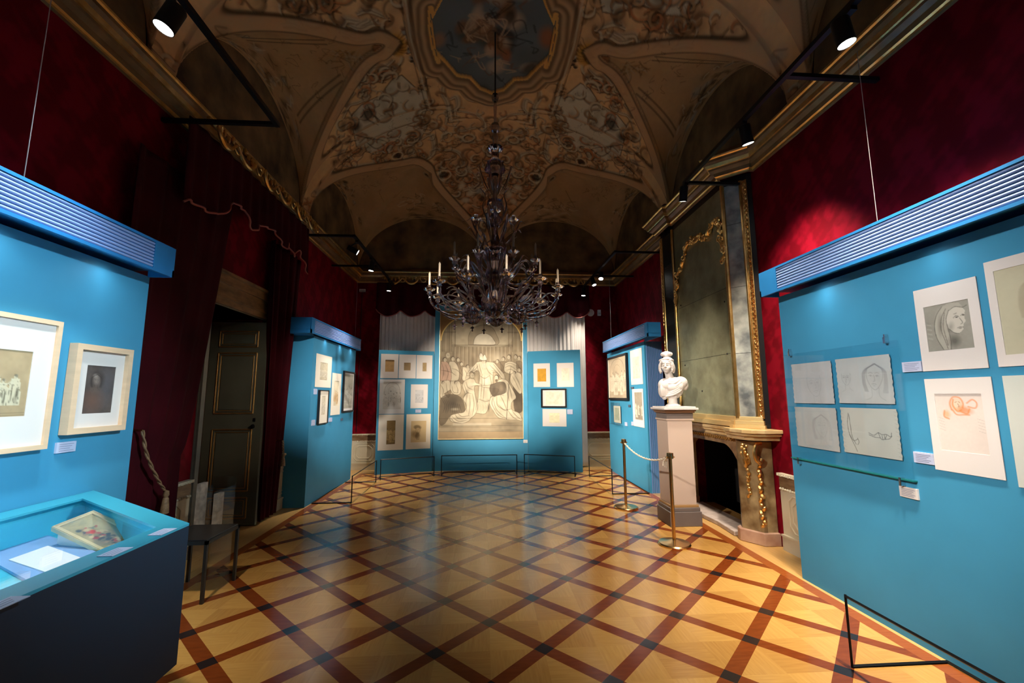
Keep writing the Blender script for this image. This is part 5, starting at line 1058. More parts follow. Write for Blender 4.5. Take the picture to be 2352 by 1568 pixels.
for (x, y, a, lb) in ((266, 1268, 0, 'pale label on the case rim below the tilted painting'), (374, 1222, 0, 'pale label on the case rim near its pointed right corner'), (8, 1388, 0, 'pale label on the case rim at the left edge of the view')):
    cx, cy = P3(x, y, 0.962); t = thing('case_label', lb, 'label', (cx, cy, 0.963), 'case rim labels')
    g = MB(); g.prism([(cx-0.030, cy-0.048), (cx+0.026, cy-0.048), (cx+0.026, cy+0.048), (cx-0.030, cy+0.048)], 0.9625, 0.965); g.build('card', LABEL, t, smooth=0)
    g = MB()
    for k in range(3): g.prism([(cx-0.018+k*0.015, cy-0.038), (cx-0.016+k*0.015, cy-0.038), (cx-0.016+k*0.015, cy+0.035-0.01*k), (cx-0.018+k*0.015, cy+0.035-0.01*k)], 0.965, 0.9654)
    g.build('printed_lines', INK, t, smooth=0)
# ------------------------------------------------------------------ curtains
def drape(F, ua, ub, z0, z1, n, amp, gather=None, seed=0, nu=120, nv=40):
    """F(u,d,z); ua, ub functions of height fraction 0..1 for the two edges"""
    rr = random.Random(seed); ph = [rr.random()*6.28 for _ in range(3)]; g = MB()
    def f(a, b):
        u0, u1 = ua(b), ub(b); u = u0+(u1-u0)*a; k = amp*(0.55+0.45*math.sin(b*2+ph[1]))
        d = k*(math.sin(a*n*2*PI+ph[0])+0.35*math.sin(a*n*4.3*PI+ph[1]+b*1.5)+0.3*math.sin(a*n*1.3*PI+ph[2]))
        return F(u+0.2*amp*math.cos(a*n*2*PI), 0.06+amp*1.2+d, z0+(z1-z0)*b)
    g.grid(f, nu, nv); return g
def solidify(o, th=0.006):
    m = o.modifiers.new('solidify', 'SOLIDIFY'); m.thickness = th; return o
FLW = Face((XL, 0), (0, 1), (1, 0)); FFW = Face((0, YF), (1, 0), (0, -1))
g = drape(FLW, lambda b: 3.36, lambda b: (4.20-0.06*(1-b) if b < 0.30 else 4.20+0.42*((b-0.30)/0.70)**0.8), 0.03, 3.6, 5, 0.050, seed=3)
tag(solidify(g.build('door_curtain', VELV, None, smooth=60, fixn=False)), 'dark red velvet curtain tied back on the near side of the green door', 'curtain', 'velvet door curtains')
g = drape(FLW, lambda b: 5.66-0.18*b, lambda b: 6.10+0.28*b, 0.03, 3.6, 4, 0.045, seed=8)
tag(solidify(g.build('door_curtain', VELV, None, smooth=60, fixn=False)), 'dark red velvet curtain hanging between the green door and the blue wall', 'curtain', 'velvet door curtains')
def valance(name, F, pts, ztop, d0, label, amp=0.02, waves=14):
    us = [p[0] for p in pts]; zs = [p[1] for p in pts]
    t = thing(name, label, 'valance', F((us[0]+us[-1])/2, d0, min(zs)))
    g = MB()
    def f(a, b):
        u = us[0]+(us[-1]-us[0])*a; zb = float(np.interp(u, us, zs)); return F(u, d0+amp*math.sin(a*waves*2*PI)*(1-b*0.5)+0.02*(1-b), zb+(ztop-zb)*b)
    g.grid(f, 160, 24); solidify(g.build('cloth', VELV, t, smooth=60, fixn=False))
    g = MB(); g.tube([f(i/159, 0) for i in range(160)], 0.011, 6); g.build('trim_cord', FRINGE, t)
    return t
def pxz(px, py, X):
    d = px_ray(px, py); t = X/d[0]; return (d[1]*t, CAMH+d[2]*t)
KV = 4.9; vp = [(0,60),(120,82),(260,165),(380,235),(480,250),(545,243),(600,190),(660,125),(720,170),(780,210),(815,320),(870,430),(915,432),(945,375),(1040,405),(1130,455),(1180,560),(1245,650),(1270,575),(1335,735),(1385,655),(1440,780),(1490,930)]
vpts = [pxz(400+x/KV, 440+y/KV, -2.70) for x, y in vp]; vm = [vpts[0]]
for p in vpts[1:]:
    if p[0] > vm[-1][0]+0.01: vm.append(p)
vm = [(3.76, vm[0][1]+0.0)]+[p for p in vm if p[0] > 3.78]
valance('velvet_valance', FLW, vm, 4.12, 0.20, 'dark red velvet valance with a wavy edge above the green door')
def smoothw(x0, x1, z0, dz, n): return [(x0+(x1-x0)*k/120, z0-dz*abs(math.sin(PI*n*k/120))**0.7) for k in range(121)]
valance('velvet_valance', FFW, smoothw(-2.42, 2.42, 3.50, 0.16, 9), 4.12, 0.12, 'red velvet valance with scalloped edge across the far wall', waves=18)
def pelmet(name, F, u0, u1, z, d, label, seg=0.42):
    t = thing(name, label, 'pelmet', F((u0+u1)/2, d, z-0.1)); n = max(1, int((u1-u0)/seg)); rr = random.Random(5)
    g = MB(); g.box((u0, d-0.03, z+0.02), (u1, d, z+0.05), T=F); g.build('pelmet_board', GOLDD, t, smooth=0)
    for k in range(n):
        a = u0+(u1-u0)*k/n; w_ = (u1-u0)/n; g = MB(); s_ = 1 if k % 2 else -1
        P_ = [(0.0, 0.02), (0.12, -0.03), (0.30, -0.10), (0.52, -0.11), (0.70, -0.05), (0.74, 0.02), (0.66, 0.045), (0.60, 0.0)]
        P_ = P_ if s_ > 0 else [(1-x, y) for x, y in P_]
        q = catmull([(a+x*w_, z+y, 0) for x, y in P_], 5); m = len(q)
        g.tube([F(p[0], d+0.01+0.015*math.sin(i/m*PI), p[1]) for i, p in enumerate(q)], [0.010+0.014*math.sin(PI*(i+0.5)/m) for i in range(m)], 7)
        for j in range(5):
            u = a+w_*(0.15+0.17*j); g.ell(F(u, d+0.012, z+0.02+0.03*math.sin(j*1.7)), (0.022, 0.018, 0.034+0.01*rr.random()), 7, 5)
        q = catmull([(a+x*w_, z+y, 0) for x, y in [(0.85, 0.0), (0.95, -0.06), (1.08, -0.06), (1.12, 0.0), (1.04, 0.02)]], 5); g.tube([F(min(p[0], u1), d+0.012, p[1]) for p in q], 0.012, 6)
        g.build('scroll_carving', GOLD, t)
    return t
pelmet('gilded_pelmet', FLW, 3.95, 6.60, 4.20, 0.25, 'carved gilded pelmet of scrolls over the curtained door')
pelmet('gilded_pelmet', FFW, -2.3, 2.3, 4.18, 0.20, 'carved gilded pelmet of scrolls along the far wall')
g = drape(FFW, lambda b: -2.34, lambda b: -0.90, 0.03, 3.55, 16, 0.026, seed=12, nu=320)
tag(solidify(g.build('window_curtain', WCUR, None, smooth=60, fixn=False)), 'white gathered curtain showing left of the tall blue screen', 'curtain', 'white window curtains')
g = drape(FFW, lambda b: 0.75, lambda b: 2.30, 0.03, 3.55, 16, 0.026, seed=13, nu=320)
tag(solidify(g.build('window_curtain', WCUR, None, smooth=60, fixn=False)), 'white gathered curtain showing right of the tall blue screen', 'curtain', 'white window curtains')
def tassel(label, path, end, name='curtain_tieback', L_=0.12):
    path = [(x-0.035, y, z) for x, y, z in path]; end = (end[0]-0.035, end[1], end[2])
    t = thing(name, label, 'tieback', tuple(path[0])); g = MB(); q = catmull(path, 8)
    h = MB(); h.tube([(path[0][0], path[0][1], path[0][2]), (XL+0.04, path[0][1], path[0][2]+0.01), (XL+0.001, path[0][1], path[0][2]+0.01)], 0.008, 8); h.build('wall_hook', BRASS, t)
    for ph in (0, PI): g.tube([(p[0]+0.007*math.cos(i*0.9+ph), p[1]+0.007*math.sin(i*0.9+ph), p[2]) for i, p in enumerate(q)], 0.008, 6)
    g.build('cord', ROPE, t); x, y, z = end; g = MB()
    g.lathe([(0.0, 0.02), (0.018, 0.01), (0.022, -0.02), (0.014, -0.04), (0.020, -0.05), (0.028, -0.05-L_*0.6), (0.030, -0.05-L_), (0.0, -0.05-L_)], (x, y, z), 16, ribs=16, amp=0.06); g.build('tassel_skirt', ROPE, t)
    return t
tassel('twisted gold cord with tassel hanging on the near door curtain', [(-2.68, 3.62, 1.30), (-2.67, 3.68, 1.10), (-2.66, 3.80, 0.90), (-2.66, 3.90, 0.78)], (-2.66, 3.92, 0.76))
tassel('short gold tassel hanging on the far door curtain beside the blue wall', [(-2.66, 6.00, 0.98), (-2.64, 5.97, 0.90), (-2.64, 5.99, 0.82)], (-2.64, 5.99, 0.80), L_=0.10)
# ------------------------------------------------------------------ fireplace with its mirror
def gold_leaf(g, c, r, rot=None): g.ell(c, r, 7, 5, rot=rot)
def fireplace():
    YM = 5.45
    t = thing('fireplace', 'ochre marble fireplace with gilded carving and a black opening, behind the bust pedestal', 'fireplace', (3.0, YM, 0))
    def Mr(poly, sg): return [(x, YM+sg*(y-YM)) for x, y in poly] if sg > 0 else [(x, 2*YM-y) for x, y in reversed(poly)]
    for sg in (1, -1):
        g = MB(); g.prism(Mr([(2.845, 4.72), (2.825, 4.67), (2.94, 4.48), (3.095, 4.475), (3.095, 4.76), (2.90, 4.76)], sg), 0.12, 1.06); jb = g.build('jamb', MARB, t, smooth=0, bevel=0.006)
        g = MB(); g.prism(Mr([(2.80, 4.73), (2.785, 4.66), (2.925, 4.445), (3.098, 4.44), (3.098, 4.78), (2.86, 4.78)], sg), 0.0, 0.13); g.build('base_block', MARBR, t, smooth=0, bevel=0.008)
        g = MB(); Yf = lambda y: y if sg > 0 else 2*YM-y; rr = random.Random(3)
        for k in range(17):     # leaf garland down the corner
            z = 0.20+k*0.043; gold_leaf(g, (2.938+0.012*math.sin(k*1.9), Yf(4.475+0.012*math.cos(k*2.3)), z), (0.022+0.006*rr.random(), 0.022, 0.032), Matrix.Rotation(0.6*(-1)**k, 3, 'X'))
        for k in range(12):     # drop on the front
            z = 0.48+k*0.040; gold_leaf(g, (2.868+0.012*math.sin(k*2.1), Yf(4.575+0.018*math.cos(k*1.7)), z), (0.018, 0.022+0.012*(k > 8), 0.026), Matrix.Rotation(0.5*(-1)**k, 3, 'X'))
        q = catmull([(2.855, 4.60, 0.99), (2.835, 4.58, 0.92), (2.85, 4.56, 0.84), (2.87, 4.60, 0.80), (2.86, 4.63, 0.86)], 6); g.tube([(p[0], Yf(p[1]), p[2]) for p in q], 0.016, 7)
        q = catmull([(2.96, 4.455, 1.05), (2.90, 4.44, 1.04), (2.875, 4.44, 0.96), (2.89, 4.44, 0.88), (2.94, 4.45, 0.85), (2.96, 4.45, 0.89)], 6); g.tube([(p[0], Yf(p[1]), p[2]) for p in q], 0.020, 8)
        for k in range(9): gold_leaf(g, (2.86+0.02*math.sin(k*2), Yf(4.60+0.03*math.cos(k*3)), 0.90+0.015*k), (0.016, 0.020, 0.020))
        g.build('gilded_carving', GOLD, jb)
    # frieze with the curved opening
    g = MB(); n = 30; ys = [4.74+(6.16-4.74)*i/n for i in range(n+1)]
    def zb(y): e = min(y-4.74, 6.16-y); return 0.99-0.22*max(0, 1-e/0.32)**2
    vs = []
    for y in ys: vs += [(2.885, y, zb(y)), (2.885, y, 1.12), (3.05, y, zb(y)), (3.05, y, 1.12)]
    fs = []
    for i in range(n): a = 4*i; fs += [(a, a+4, a+5, a+1), (a+2, a+3, a+7, a+6), (a, a+2, a+6, a+4)]
    g.add(vs, fs); fz = g.build('frieze', mat('brown_carved_marble', (0.16, 0.08, 0.035), 0.35, color2=(0.36, 0.22, 0.10), nscale=9, bump=0.4), t, smooth=0)
    g = MB(); rr = random.Random(9)
    for k in range(26):
        y = 4.82+k*0.05; c_ = (2.876, y, 1.05+0.02*math.sin(k*1.3)); q = [(2.874, y+0.024*math.cos(a)*(1-a/9), 1.05+0.026*math.sin(a)*(1-a/9)) for a in np.linspace(0, 6.5, 10)]; g.tube(q, 0.007, 5)
    g.build('gilded_carving', GOLDD, fz)
    g = MB(); sh = [(3.098, 4.28), (2.90, 4.285), (2.79, 4.33), (2.735, 4.42), (2.72, 4.62), (2.745, 4.78), (2.83, 4.84)]; sh = sh+[(x, 2*YM-y) for x, y in reversed(sh)]
    def inset(P_, d): return [(min(3.098, x+d), YM+(y-YM)*(1-d*0.9)) for x, y in P_]
    g.prism(inset(sh, 0.05), 1.085, 1.13); g.prism(sh, 1.16, 1.20); g.prism(inset(sh, 0.02), 1.13, 1.16); g.build('mantel_shelf', mat('honey_marble', (0.50, 0.30, 0.10), 0.25, color2=(0.78, 0.60, 0.32), nscale=4), t, smooth=0, bevel=0.006)
    g = MB(); g.prism([(2.80, 4.80), (2.83, 5.2), (2.80, 5.6), (2.86, 6.0), (3.14, 6.14), (3.14, 4.76)], 0.0, 0.055); g.build('hearth', HEARTH, t, smooth=0, bevel=0.01)
    return t
fireplace()
def wall_mirror():
    t = thing('chimney_mirror', 'tall old foxed mirror in gilded frame rising from the mantel to the cornice', 'mirror', (3.0, 5.5, 1.2))
    D = 0.0
    def FM(y, d, z):
        z = min(4.15, 1.56+(z-1.56)*0.972)
        if y >= 4.83: return (2.85-d, y*2.85/2.95, z)
        t = (4.83-y)/0.49; X = 2.85+0.195*t; return (X-0.70*d, X*y/2.95-0.72*d*min(1, t*4), z)
    g = MB(); g.prism([(3.095, 4.46), (3.045, 4.49), (2.862, 4.675), (2.862, 6.46), (3.095, 6.46)], 1.21, 4.14); g.build('backing', BLACKP, t, smooth=0)
    g = MB(); g.box((4.84, D-0.012, 1.32), (6.20, D-0.004, 4.12), T=FM); mg = g.build('main_glass', MIRROR, t, smooth=0)
    g = MB()
    for z in (2.06, 2.86): g.box((4.84, D-0.004, z-0.002), (6.20, D-0.0025, z+0.002), T=FM)
    for y, z in ((4.95, 2.06), (6.05, 2.0), (6.08, 2.9), (5.6, 1.62), (4.93, 2.7)): g.lathe([(0.0, 0), (0.012, 0), (0.010, 0.006), (0, 0.008)], (0, 0, 0), 8, T=lambda a, b, c_: FM(y+a, D-0.004+c_, z+b))
    g.build('joint_lines', BLACK, mg)
    for a, b, m in ((4.475, 4.785, MIRG), (6.255, 6.595, BLACKP if False else mat('dark_mirror', (0.03, 0.03, 0.028), 0.25, 0.6))):
        g = MB(); g.box((a, D-0.012, 1.32), (b, D+0.006, 4.12), T=FM); g.build('side_glass', m, t, smooth=0)
        g = MB()
        for z in (2.05, 2.84, 3.62): g.box((a, D+0.006, z-0.002), (b, D+0.0075, z+0.002), T=FM)
        g.build('joint_lines', BLACK, t)
    for y, w_, d in ((4.455, 0.030, 0.03), (4.812, 0.048, 0.035), (6.228, 0.045, 0.035), (6.612, 0.030, 0.03)):
        g = MB(); g.tube([FM(y, D+d*0.2, 1.30), FM(y, D+d*0.2, 4.14)], w_/2, 8); g.tube([FM(y-w_*0.45, D+d*0.3, 1.30), FM(y-w_*0.45, D+d*0.3, 4.14)], 0.007, 6); g.tube([FM(y+w_*0.45, D+d*0.3, 1.30), FM(y+w_*0.45, D+d*0.3, 4.14)], 0.007, 6); g.build('gilded_moulding', GOLD, t)
    for y in (4.385, 6.665):
        g = MB(); g.box((y-0.045, -0.02, 1.30), (y+0.045, D-0.003, 4.14), T=FM); rr = random.Random(1)
        for k in range(95):
            z = 1.32+k*0.0297; s_ = (-1)**k; g.ell(FM(y+0.012*s_, D+0.004, z), (0.014, 0.020, 0.018), 6, 4, rot=Matrix.Rotation(0.7*s_, 3, 'X'))
        g.tube([FM(y-0.038, D, 1.30), FM(y-0.038, D, 4.14)], 0.007, 6); g.tube([FM(y+0.038, D, 1.30), FM(y+0.038, D, 4.14)], 0.007, 6)
        g.build('carved_border', GOLD, t)
    g = MB()
    for a_, b_ in ((4.32, 4.829), (4.8301, 4.90)): g.box((a_, -0.02, 1.19), (b_, D+0.06, 1.225), T=FM); g.box((a_+0.02*(a_ < 4.5), -0.02, 1.225), (b_, D+0.045, 1.275), T=FM); g.box((a_+0.04*(a_ < 4.5), -0.02, 1.275), (b_, D+0.03, 1.32), T=FM)
    g.box((6.18, -0.02, 1.20), (6.72, D+0.06, 1.235), T=FM); g.box((6.2, -0.02, 1.235), (6.70, D+0.045, 1.28), T=FM); g.box((4.88, -0.02, 1.20), (6.18, D+0.04, 1.26), T=FM); g.box((4.86, -0.02, 1.26), (6.2, D+0.02, 1.32), T=FM)
    g.build('gilded_base', mat('bright_gilding', (0.85, 0.62, 0.28), 0.35, 0.7, bump=0.1), t, smooth=0, bevel=0.004)
    # carved crest of scrolls in front of the main glass
    g = MB(); cr = catmull([(6.19, 2.95), (6.17, 3.12), (6.10, 3.26), (6.12, 3.38), (5.98, 3.42), (5.86, 3.55), (5.80, 3.68), (5.62, 3.74), (5.50, 3.68), (5.38, 3.72), (5.24, 3.64), (5.10, 3.72), (4.96, 3.76), (4.88, 3.66), (4.90, 3.50), (4.86, 3.34), (4.87, 3.2)], 8); rr = random.Random(4); m = len(cr)
    g.tube([FM(p[0], D+0.015+0.01*math.sin(i*0.9), p[1]) for i, p in enumerate(cr)], [0.020+0.010*math.sin(i*0.55) for i in range(m)], 8)
    for i in range(0, m, 2):
        p = cr[i]; a = rr.random()*6.28; R_ = 0.028+0.022*rr.random()
        g.ell(FM(p[0]+R_*math.cos(a), D+0.02, p[1]+R_*math.sin(a)), (0.018, 0.020+0.012*rr.random(), 0.020+0.014*rr.random()), 7, 5, rot=Matrix.Rotation(a, 3, 'X'))
        if i % 8 == 0: g.tube([FM(p[0]+0.05*(1-k/14)*math.cos(k*0.55+a), D+0.03, p[1]+0.05*(1-k/14)*math.sin(k*0.55+a)) for k in range(12)], 0.009, 6)
    g.build('carved_crest', GOLD, t)
    return t
wall_mirror()
# ------------------------------------------------------------------ pedestal and bust
def pedestal():
    t = thing('pedestal', 'tall square pale pedestal with grey foot carrying the marble bust', 'pedestal', (2.43, 5.38, 0))
    x0, x1, y0, y1 = 2.235, 2.632, 5.17, 5.56
    def ring(e, z0, z1, g): g.box((x0-e, y0-e, z0), (x1+e, y1+e, z1))
    g = MB(); ring(0.0, 0, 0.17, g); ring(-0.012, 0.17, 0.215, g); g.build('foot', PLBASE, t, smooth=0, bevel=0.006)
    g = MB(); ring(-0.022, 0.215, 0.245, g); g.build('gilded_band', mat('ochre_band', (0.38, 0.22, 0.09), 0.4), t, smooth=0, bevel=0.004)
    g = MB(); g.box((x0+0.035, y0+0.03, 0.245), (x1-0.045, y1-0.03, 1.255)); g.build('shaft', PLINTH, t, smooth=0, bevel=0.004)
    g = MB(); ring(-0.022, 1.255, 1.275, g); g.build('neck_moulding', PLINTH, t, smooth=0)
    g = MB(); ring(-0.03, 1.275, 1.345, g); g.build('neck', PLBASE, t, smooth=0)
    g = MB(); ring(-0.012, 1.345, 1.365, g); ring(0.0, 1.365, 1.385, g); g.build('brown_band', PLBRN, t, smooth=0, bevel=0.004)
    g = MB(); ring(0.022, 1.385, 1.41, g); ring(0.0, 1.41, 1.425, g); g.build('top_slab', STONE, t, smooth=0, bevel=0.004)
    return t
pedestal()
def bust():
    """marble bust of a lady in a cap: ellipsoids and tubes fused by a voxel remesh. x to the viewer's right, y towards the viewer"""
    ox, oy, oz = 2.415, 5.36, 1.425; rz = math.radians(8)
    g = MB(); rr = random.Random(2)
    E_ = lambda c, r, rot=None: g.ell(c, r, 18, 12, rot=rot)
    g.lathe([(0.0, 0.0), (0.088, 0.0), (0.088, 0.014), (0.070, 0.022), (0.052, 0.034), (0.050, 0.09), (0.072, 0.12), (0.0, 0.13)], (0.01, 0, 0), 24)
    # torso: chest narrowing to the socle, rounded shoulders cut by drapery
    E_((0.02, 0.0, 0.20), (0.125, 0.085, 0.115)); E_((-0.075, 0.005, 0.245), (0.085, 0.075, 0.085)); E_((0.115, 0.0, 0.275), (0.085, 0.075, 0.075)); E_((0.02, 0.01, 0.285), (0.12, 0.075, 0.06)); E_((0.0, 0.05, 0.22), (0.07, 0.05, 0.06)); E_((0.075, 0.045, 0.23), (0.06, 0.045, 0.06))
    E_((-0.115, 0.0, 0.19), (0.045, 0.05, 0.09)); E_((0.165, -0.01, 0.245), (0.045, 0.05, 0.06)); E_((-0.09, 0.01, 0.12), (0.035, 0.035, 0.045))
    # drapery folds: a bundle rising from the left hip over the right shoulder, loose pleats on the left arm
    for k in range(5):
        q = catmull([(-0.085+0.008*k, 0.050, 0.115+0.020*k), (-0.02+0.004*k, 0.083, 0.130+0.021*k), (0.06, 0.078, 0.165+0.023*k), (0.125, 0.050, 0.215+0.021*k), (0.160-0.008*k, 0.010, 0.262+0.013*k)], 6); m_ = len(q)
        g.tube([tuple(p) for p in q], [0.006+0.007*math.sin(PI*(i+0.5)/m_) for i in range(m_)], 8)
    E_((0.03, 0.045, 0.205), (0.105, 0.038, 0.050), Matrix.Rotation(-0.45, 3, 'Y')); E_((0.10, 0.03, 0.255), (0.07, 0.045, 0.040), Matrix.Rotation(-0.6, 3, 'Y'))
    for k in range(5):
        x = -0.135+0.017*k; q = catmull([(x+0.01, 0.045, 0.265), (x-0.006, 0.060, 0.20), (x+0.004, 0.050, 0.115)], 6); m_ = len(q); g.tube([tuple(p) for p in q], [0.005+0.006*math.sin(PI*(i+0.5)/m_) for i in range(m_)], 8)
    q = catmull([(-0.10, 0.045, 0.285), (-0.045, 0.074, 0.268), (0.02, 0.082, 0.272), (0.085, 0.062, 0.312), (0.12, 0.015, 0.345)], 6); g.tube([tuple(p) for p in q], 0.008, 8)
    # neck and head turned to the viewer's left
    g.tube([(0.0, -0.005, 0.27), (-0.012, 0.0, 0.33), (-0.028, 0.008, 0.385), (-0.036, 0.012, 0.42)], [0.075, 0.050, 0.043, 0.046], 18)
    H = Vector((-0.045, 0.018, 0.475)); R_ = Matrix.Rotation(math.radians(28), 3, 'Z')   # face looks towards -x/+y
    def h(x, y, z): v = R_ @ Vector((x, y, z)); return (H.x+v.x, H.y+v.y, H.z+v.z)
    E_(h(0, 0, 0), (0.062, 0.078, 0.086)); E_(h(0, 0.030, -0.030), (0.046, 0.052, 0.058)); E_(h(0, 0.055, -0.066), (0.022, 0.022, 0.020)); E_(h(0, 0.045, 0.040), (0.048, 0.036, 0.034))
    g.tube([h(0, 0.076, 0.022), h(0, 0.086, 0.004), h(0, 0.099, -0.016), h(0, 0.088, -0.024)], [0.007, 0.009, 0.013, 0.009], 8)
    for s_ in (-1, 1):
        E_(h(0.009*s_, 0.087, -0.020), (0.008, 0.008, 0.007)); g.tube([h(0.010*s_, 0.080, 0.026), h(0.024*s_, 0.078, 0.031), h(0.040*s_, 0.066, 0.026)], 0.0055, 8)
        E_(h(0.024*s_, 0.068, 0.008), (0.013, 0.009, 0.008)); g.tube([h(0.012*s_, 0.075, 0.009), h(0.024*s_, 0.079, 0.014), h(0.036*s_, 0.070, 0.009)], 0.0032, 6); E_(h(0.034*s_, 0.050, -0.022), (0.020, 0.022, 0.022)); E_(h(0.058*s_, -0.002, -0.008), (0.010, 0.018, 0.026))
    g.tube([h(-0.018, 0.079, -0.042), h(0, 0.090, -0.039), h(0.018, 0.079, -0.042)], [0.003, 0.0065, 0.003], 8); g.tube([h(-0.014, 0.078, -0.051), h(0, 0.087, -0.052), h(0.014, 0.078, -0.051)], [0.003, 0.007, 0.003], 8)
    # cap, curls round the face, puffed bow on top
    E_(h(0, -0.018, 0.040), (0.080, 0.088, 0.074)); g.tube([h(0.080*math.cos(a), 0.012+0.062*math.sin(a)*0.8, 0.062+0.018*math.sin(a)) for a in np.linspace(-0.3, PI+0.3, 22)], 0.010, 8)
    for s_ in (-1, 1):
        for k in range(9):
            a = k/8; cx, cz = s_*(0.050+0.026*math.sin(a*2.6)), 0.052-0.125*a; cy = 0.052-0.030*a
            g.tube([h(cx+0.011*math.cos(j*0.9), cy+0.012*math.sin(j*0.9)+0.006*rr.random(), cz+0.008*math.sin(j*1.3)) for j in range(8)], 0.0075, 6)
            E_(h(cx+s_*0.012, cy-0.022, cz-0.004), (0.014, 0.014, 0.014))
    for a in np.linspace(0, 2*PI, 9)[:-1]: E_(h(0.046*math.cos(a), -0.015+0.026*math.sin(a), 0.140+0.008*math.sin(a*3)), (0.028, 0.024, 0.024))
    E_(h(0, -0.015, 0.158), (0.040, 0.026, 0.022)); E_(h(0, -0.015, 0.112), (0.034, 0.034, 0.02))
    cz, sz = math.cos(rz), math.sin(rz)
    g.v = [(ox+(x*cz-y*sz)*1.05, oy-(x*sz+y*cz)*1.05, oz+z*1.09) for x, y, z in g.v]
    o = g.build('marble_bust', STONE, None, smooth=60)
    r = o.modifiers.new('remesh', 'REMESH'); r.mode = 'VOXEL'; r.voxel_size = 0.0042; r.use_smooth_shade = True
    sm_ = o.modifiers.new('smooth', 'SMOOTH'); sm_.factor = 0.5; sm_.iterations = 2
    return tag(o, 'white marble bust of a draped lady with curls and a bow-topped cap', 'bust')
bust()
# ------------------------------------------------------------------ stanchions and rope
def stanchion(x, y, label):
    t = thing('stanchion', label, 'stanchion', (x, y, 0), 'rope posts')
    g = MB(); g.lathe([(0.0, 0.0), (0.165, 0.0), (0.168, 0.012), (0.155, 0.024), (0.08, 0.034), (0.034, 0.05), (0.0, 0.052)], (x, y, 0), 40); g.build('base', BRASS, t)
    g = MB(); g.lathe([(0.019, 0.045), (0.019, 0.90)], (x, y, 0), 20); g.build('post', BRASS, t)
    g = MB(); g.lathe([(0.019, 0.88), (0.034, 0.885), (0.036, 0.915), (0.034, 0.945), (0.0, 0.95)], (x, y, 0), 20); g.tube([(x-0.05, y, 0.90), (x+0.05, y, 0.90)], 0.008, 8); g.tube([(x, y-0.05, 0.90), (x, y+0.05, 0.90)], 0.008, 8); g.build('cap', BRASS, t)
    return t
stanchion(2.015, 4.592, 'brass rope post standing nearest, in front of the pedestal'); stanchion(1.997, 6.078, 'brass rope post standing farther back, in front of the slatted blue wall')
g = MB(); q = [(1.997+0.018*a, 6.03-(6.03-4.64)*a, 0.90-0.36*(a*(1-a))*1.15-0.01) for a in np.linspace(0, 1, 60)]
for ph in (0, PI): g.tube([(p[0]+0.006*math.cos(i*0.9+ph), p[1], p[2]+0.006*math.sin(i*0.9+ph)) for i, p in enumerate(q)], 0.007, 6)
for k in range(3): g.tube([(2.0, 4.64, 0.89), (1.97+0.02*k, 4.67, 0.84), (1.96+0.02*k, 4.66, 0.80-0.015*k)], 0.006, 5)
tag(g.build('barrier_rope', ROPEW), 'pale twisted rope hanging between the two brass posts', 'rope')
# ------------------------------------------------------------------ low black barriers
def barrier(a, b, depth_vec, h, label):
    t = thing('floor_barrier', label, 'barrier', ((a[0]+b[0])/2, (a[1]+b[1])/2, 0), 'low black wire barriers'); r = 0.0085
    dx, dy = depth_vec; ra, rb = (a[0]+dx, a[1]+dy), (b[0]+dx, b[1]+dy)
    for p in (a, b): g = MB(); g.tube([(p[0], p[1], 0.0), (p[0], p[1], h)], r, 4); g.build('post', BLACK, t, smooth=0)
    g = MB(); g.tube([(a[0], a[1], h-r), (b[0], b[1], h-r)], r, 4); g.build('top_rail', BLACK, t, smooth=0)
    for p, q in ((a, ra), (b, rb), (ra, rb)): g = MB(); g.tube([(p[0], p[1], r), (q[0], q[1], r)], r, 4); g.build('foot_rail', BLACK, t, smooth=0)
    return t
barrier((2.128, 2.53), (2.128, 1.05), (0.59, 0), 0.395, 'low black barrier in front of the near right display wall, cut by the frame')
barrier((-1.958, 6.667), (-1.985, 8.213), (-0.57, 0), 0.394, 'low black barrier in front of the far left display wall')
barrier((2.055, 6.90), (2.06, 8.42), (0.60, 0), 0.394, 'low black barrier in front of the far right display wall')
barrier((-1.95, 8.40), (-0.985, 8.72), (-0.09, 0.30), 0.385, 'low black barrier before the left wing of the end screens')
barrier((-0.838, 8.715), (0.662, 8.715), (0.0, 0.42), 0.40, 'low black barrier before the tall middle end screen')
barrier((0.818, 8.76), (1.77, 8.40), (0.10, 0.33), 0.40, 'low black barrier before the right wing of the end screens')
# ------------------------------------------------------------------ stool and clear stand by the case
def stool():
    t = thing('metal_stool', 'dark metal stool with square legs standing between the case and the door', 'stool', (-2.34, 3.80, 0))
    x0, x1, y0, y1 = -2.52, -2.14, 3.60, 4.02; sw = mat('dark_steel', (0.05, 0.045, 0.04), 0.3, 0.7)
    g = MB(); g.box((x0, y0, 0.445), (x1, y1, 0.465)); g.build('seat', BLACKP, t, smooth=0, bevel=0.003)
    g = MB()
    for a, b in (((x0, y0), (x1, y0)), ((x0, y1), (x1, y1)), ((x0, y0), (x0, y1)), ((x1, y0), (x1, y1))): g.box((min(a[0], b[0])-0.011, min(a[1], b[1])-0.011, 0.43), (max(a[0], b[0])+0.011, max(a[1], b[1])+0.011, 0.455))
    g.build('seat_frame', sw, t, smooth=0)
    for x, y in ((x0, y0), (x1, y0), (x0, y1), (x1, y1)): g = MB(); g.box((x-0.011, y-0.011, 0.0), (x+0.011, y+0.011, 0.44)); g.build('leg', sw, t, smooth=0)
stool()
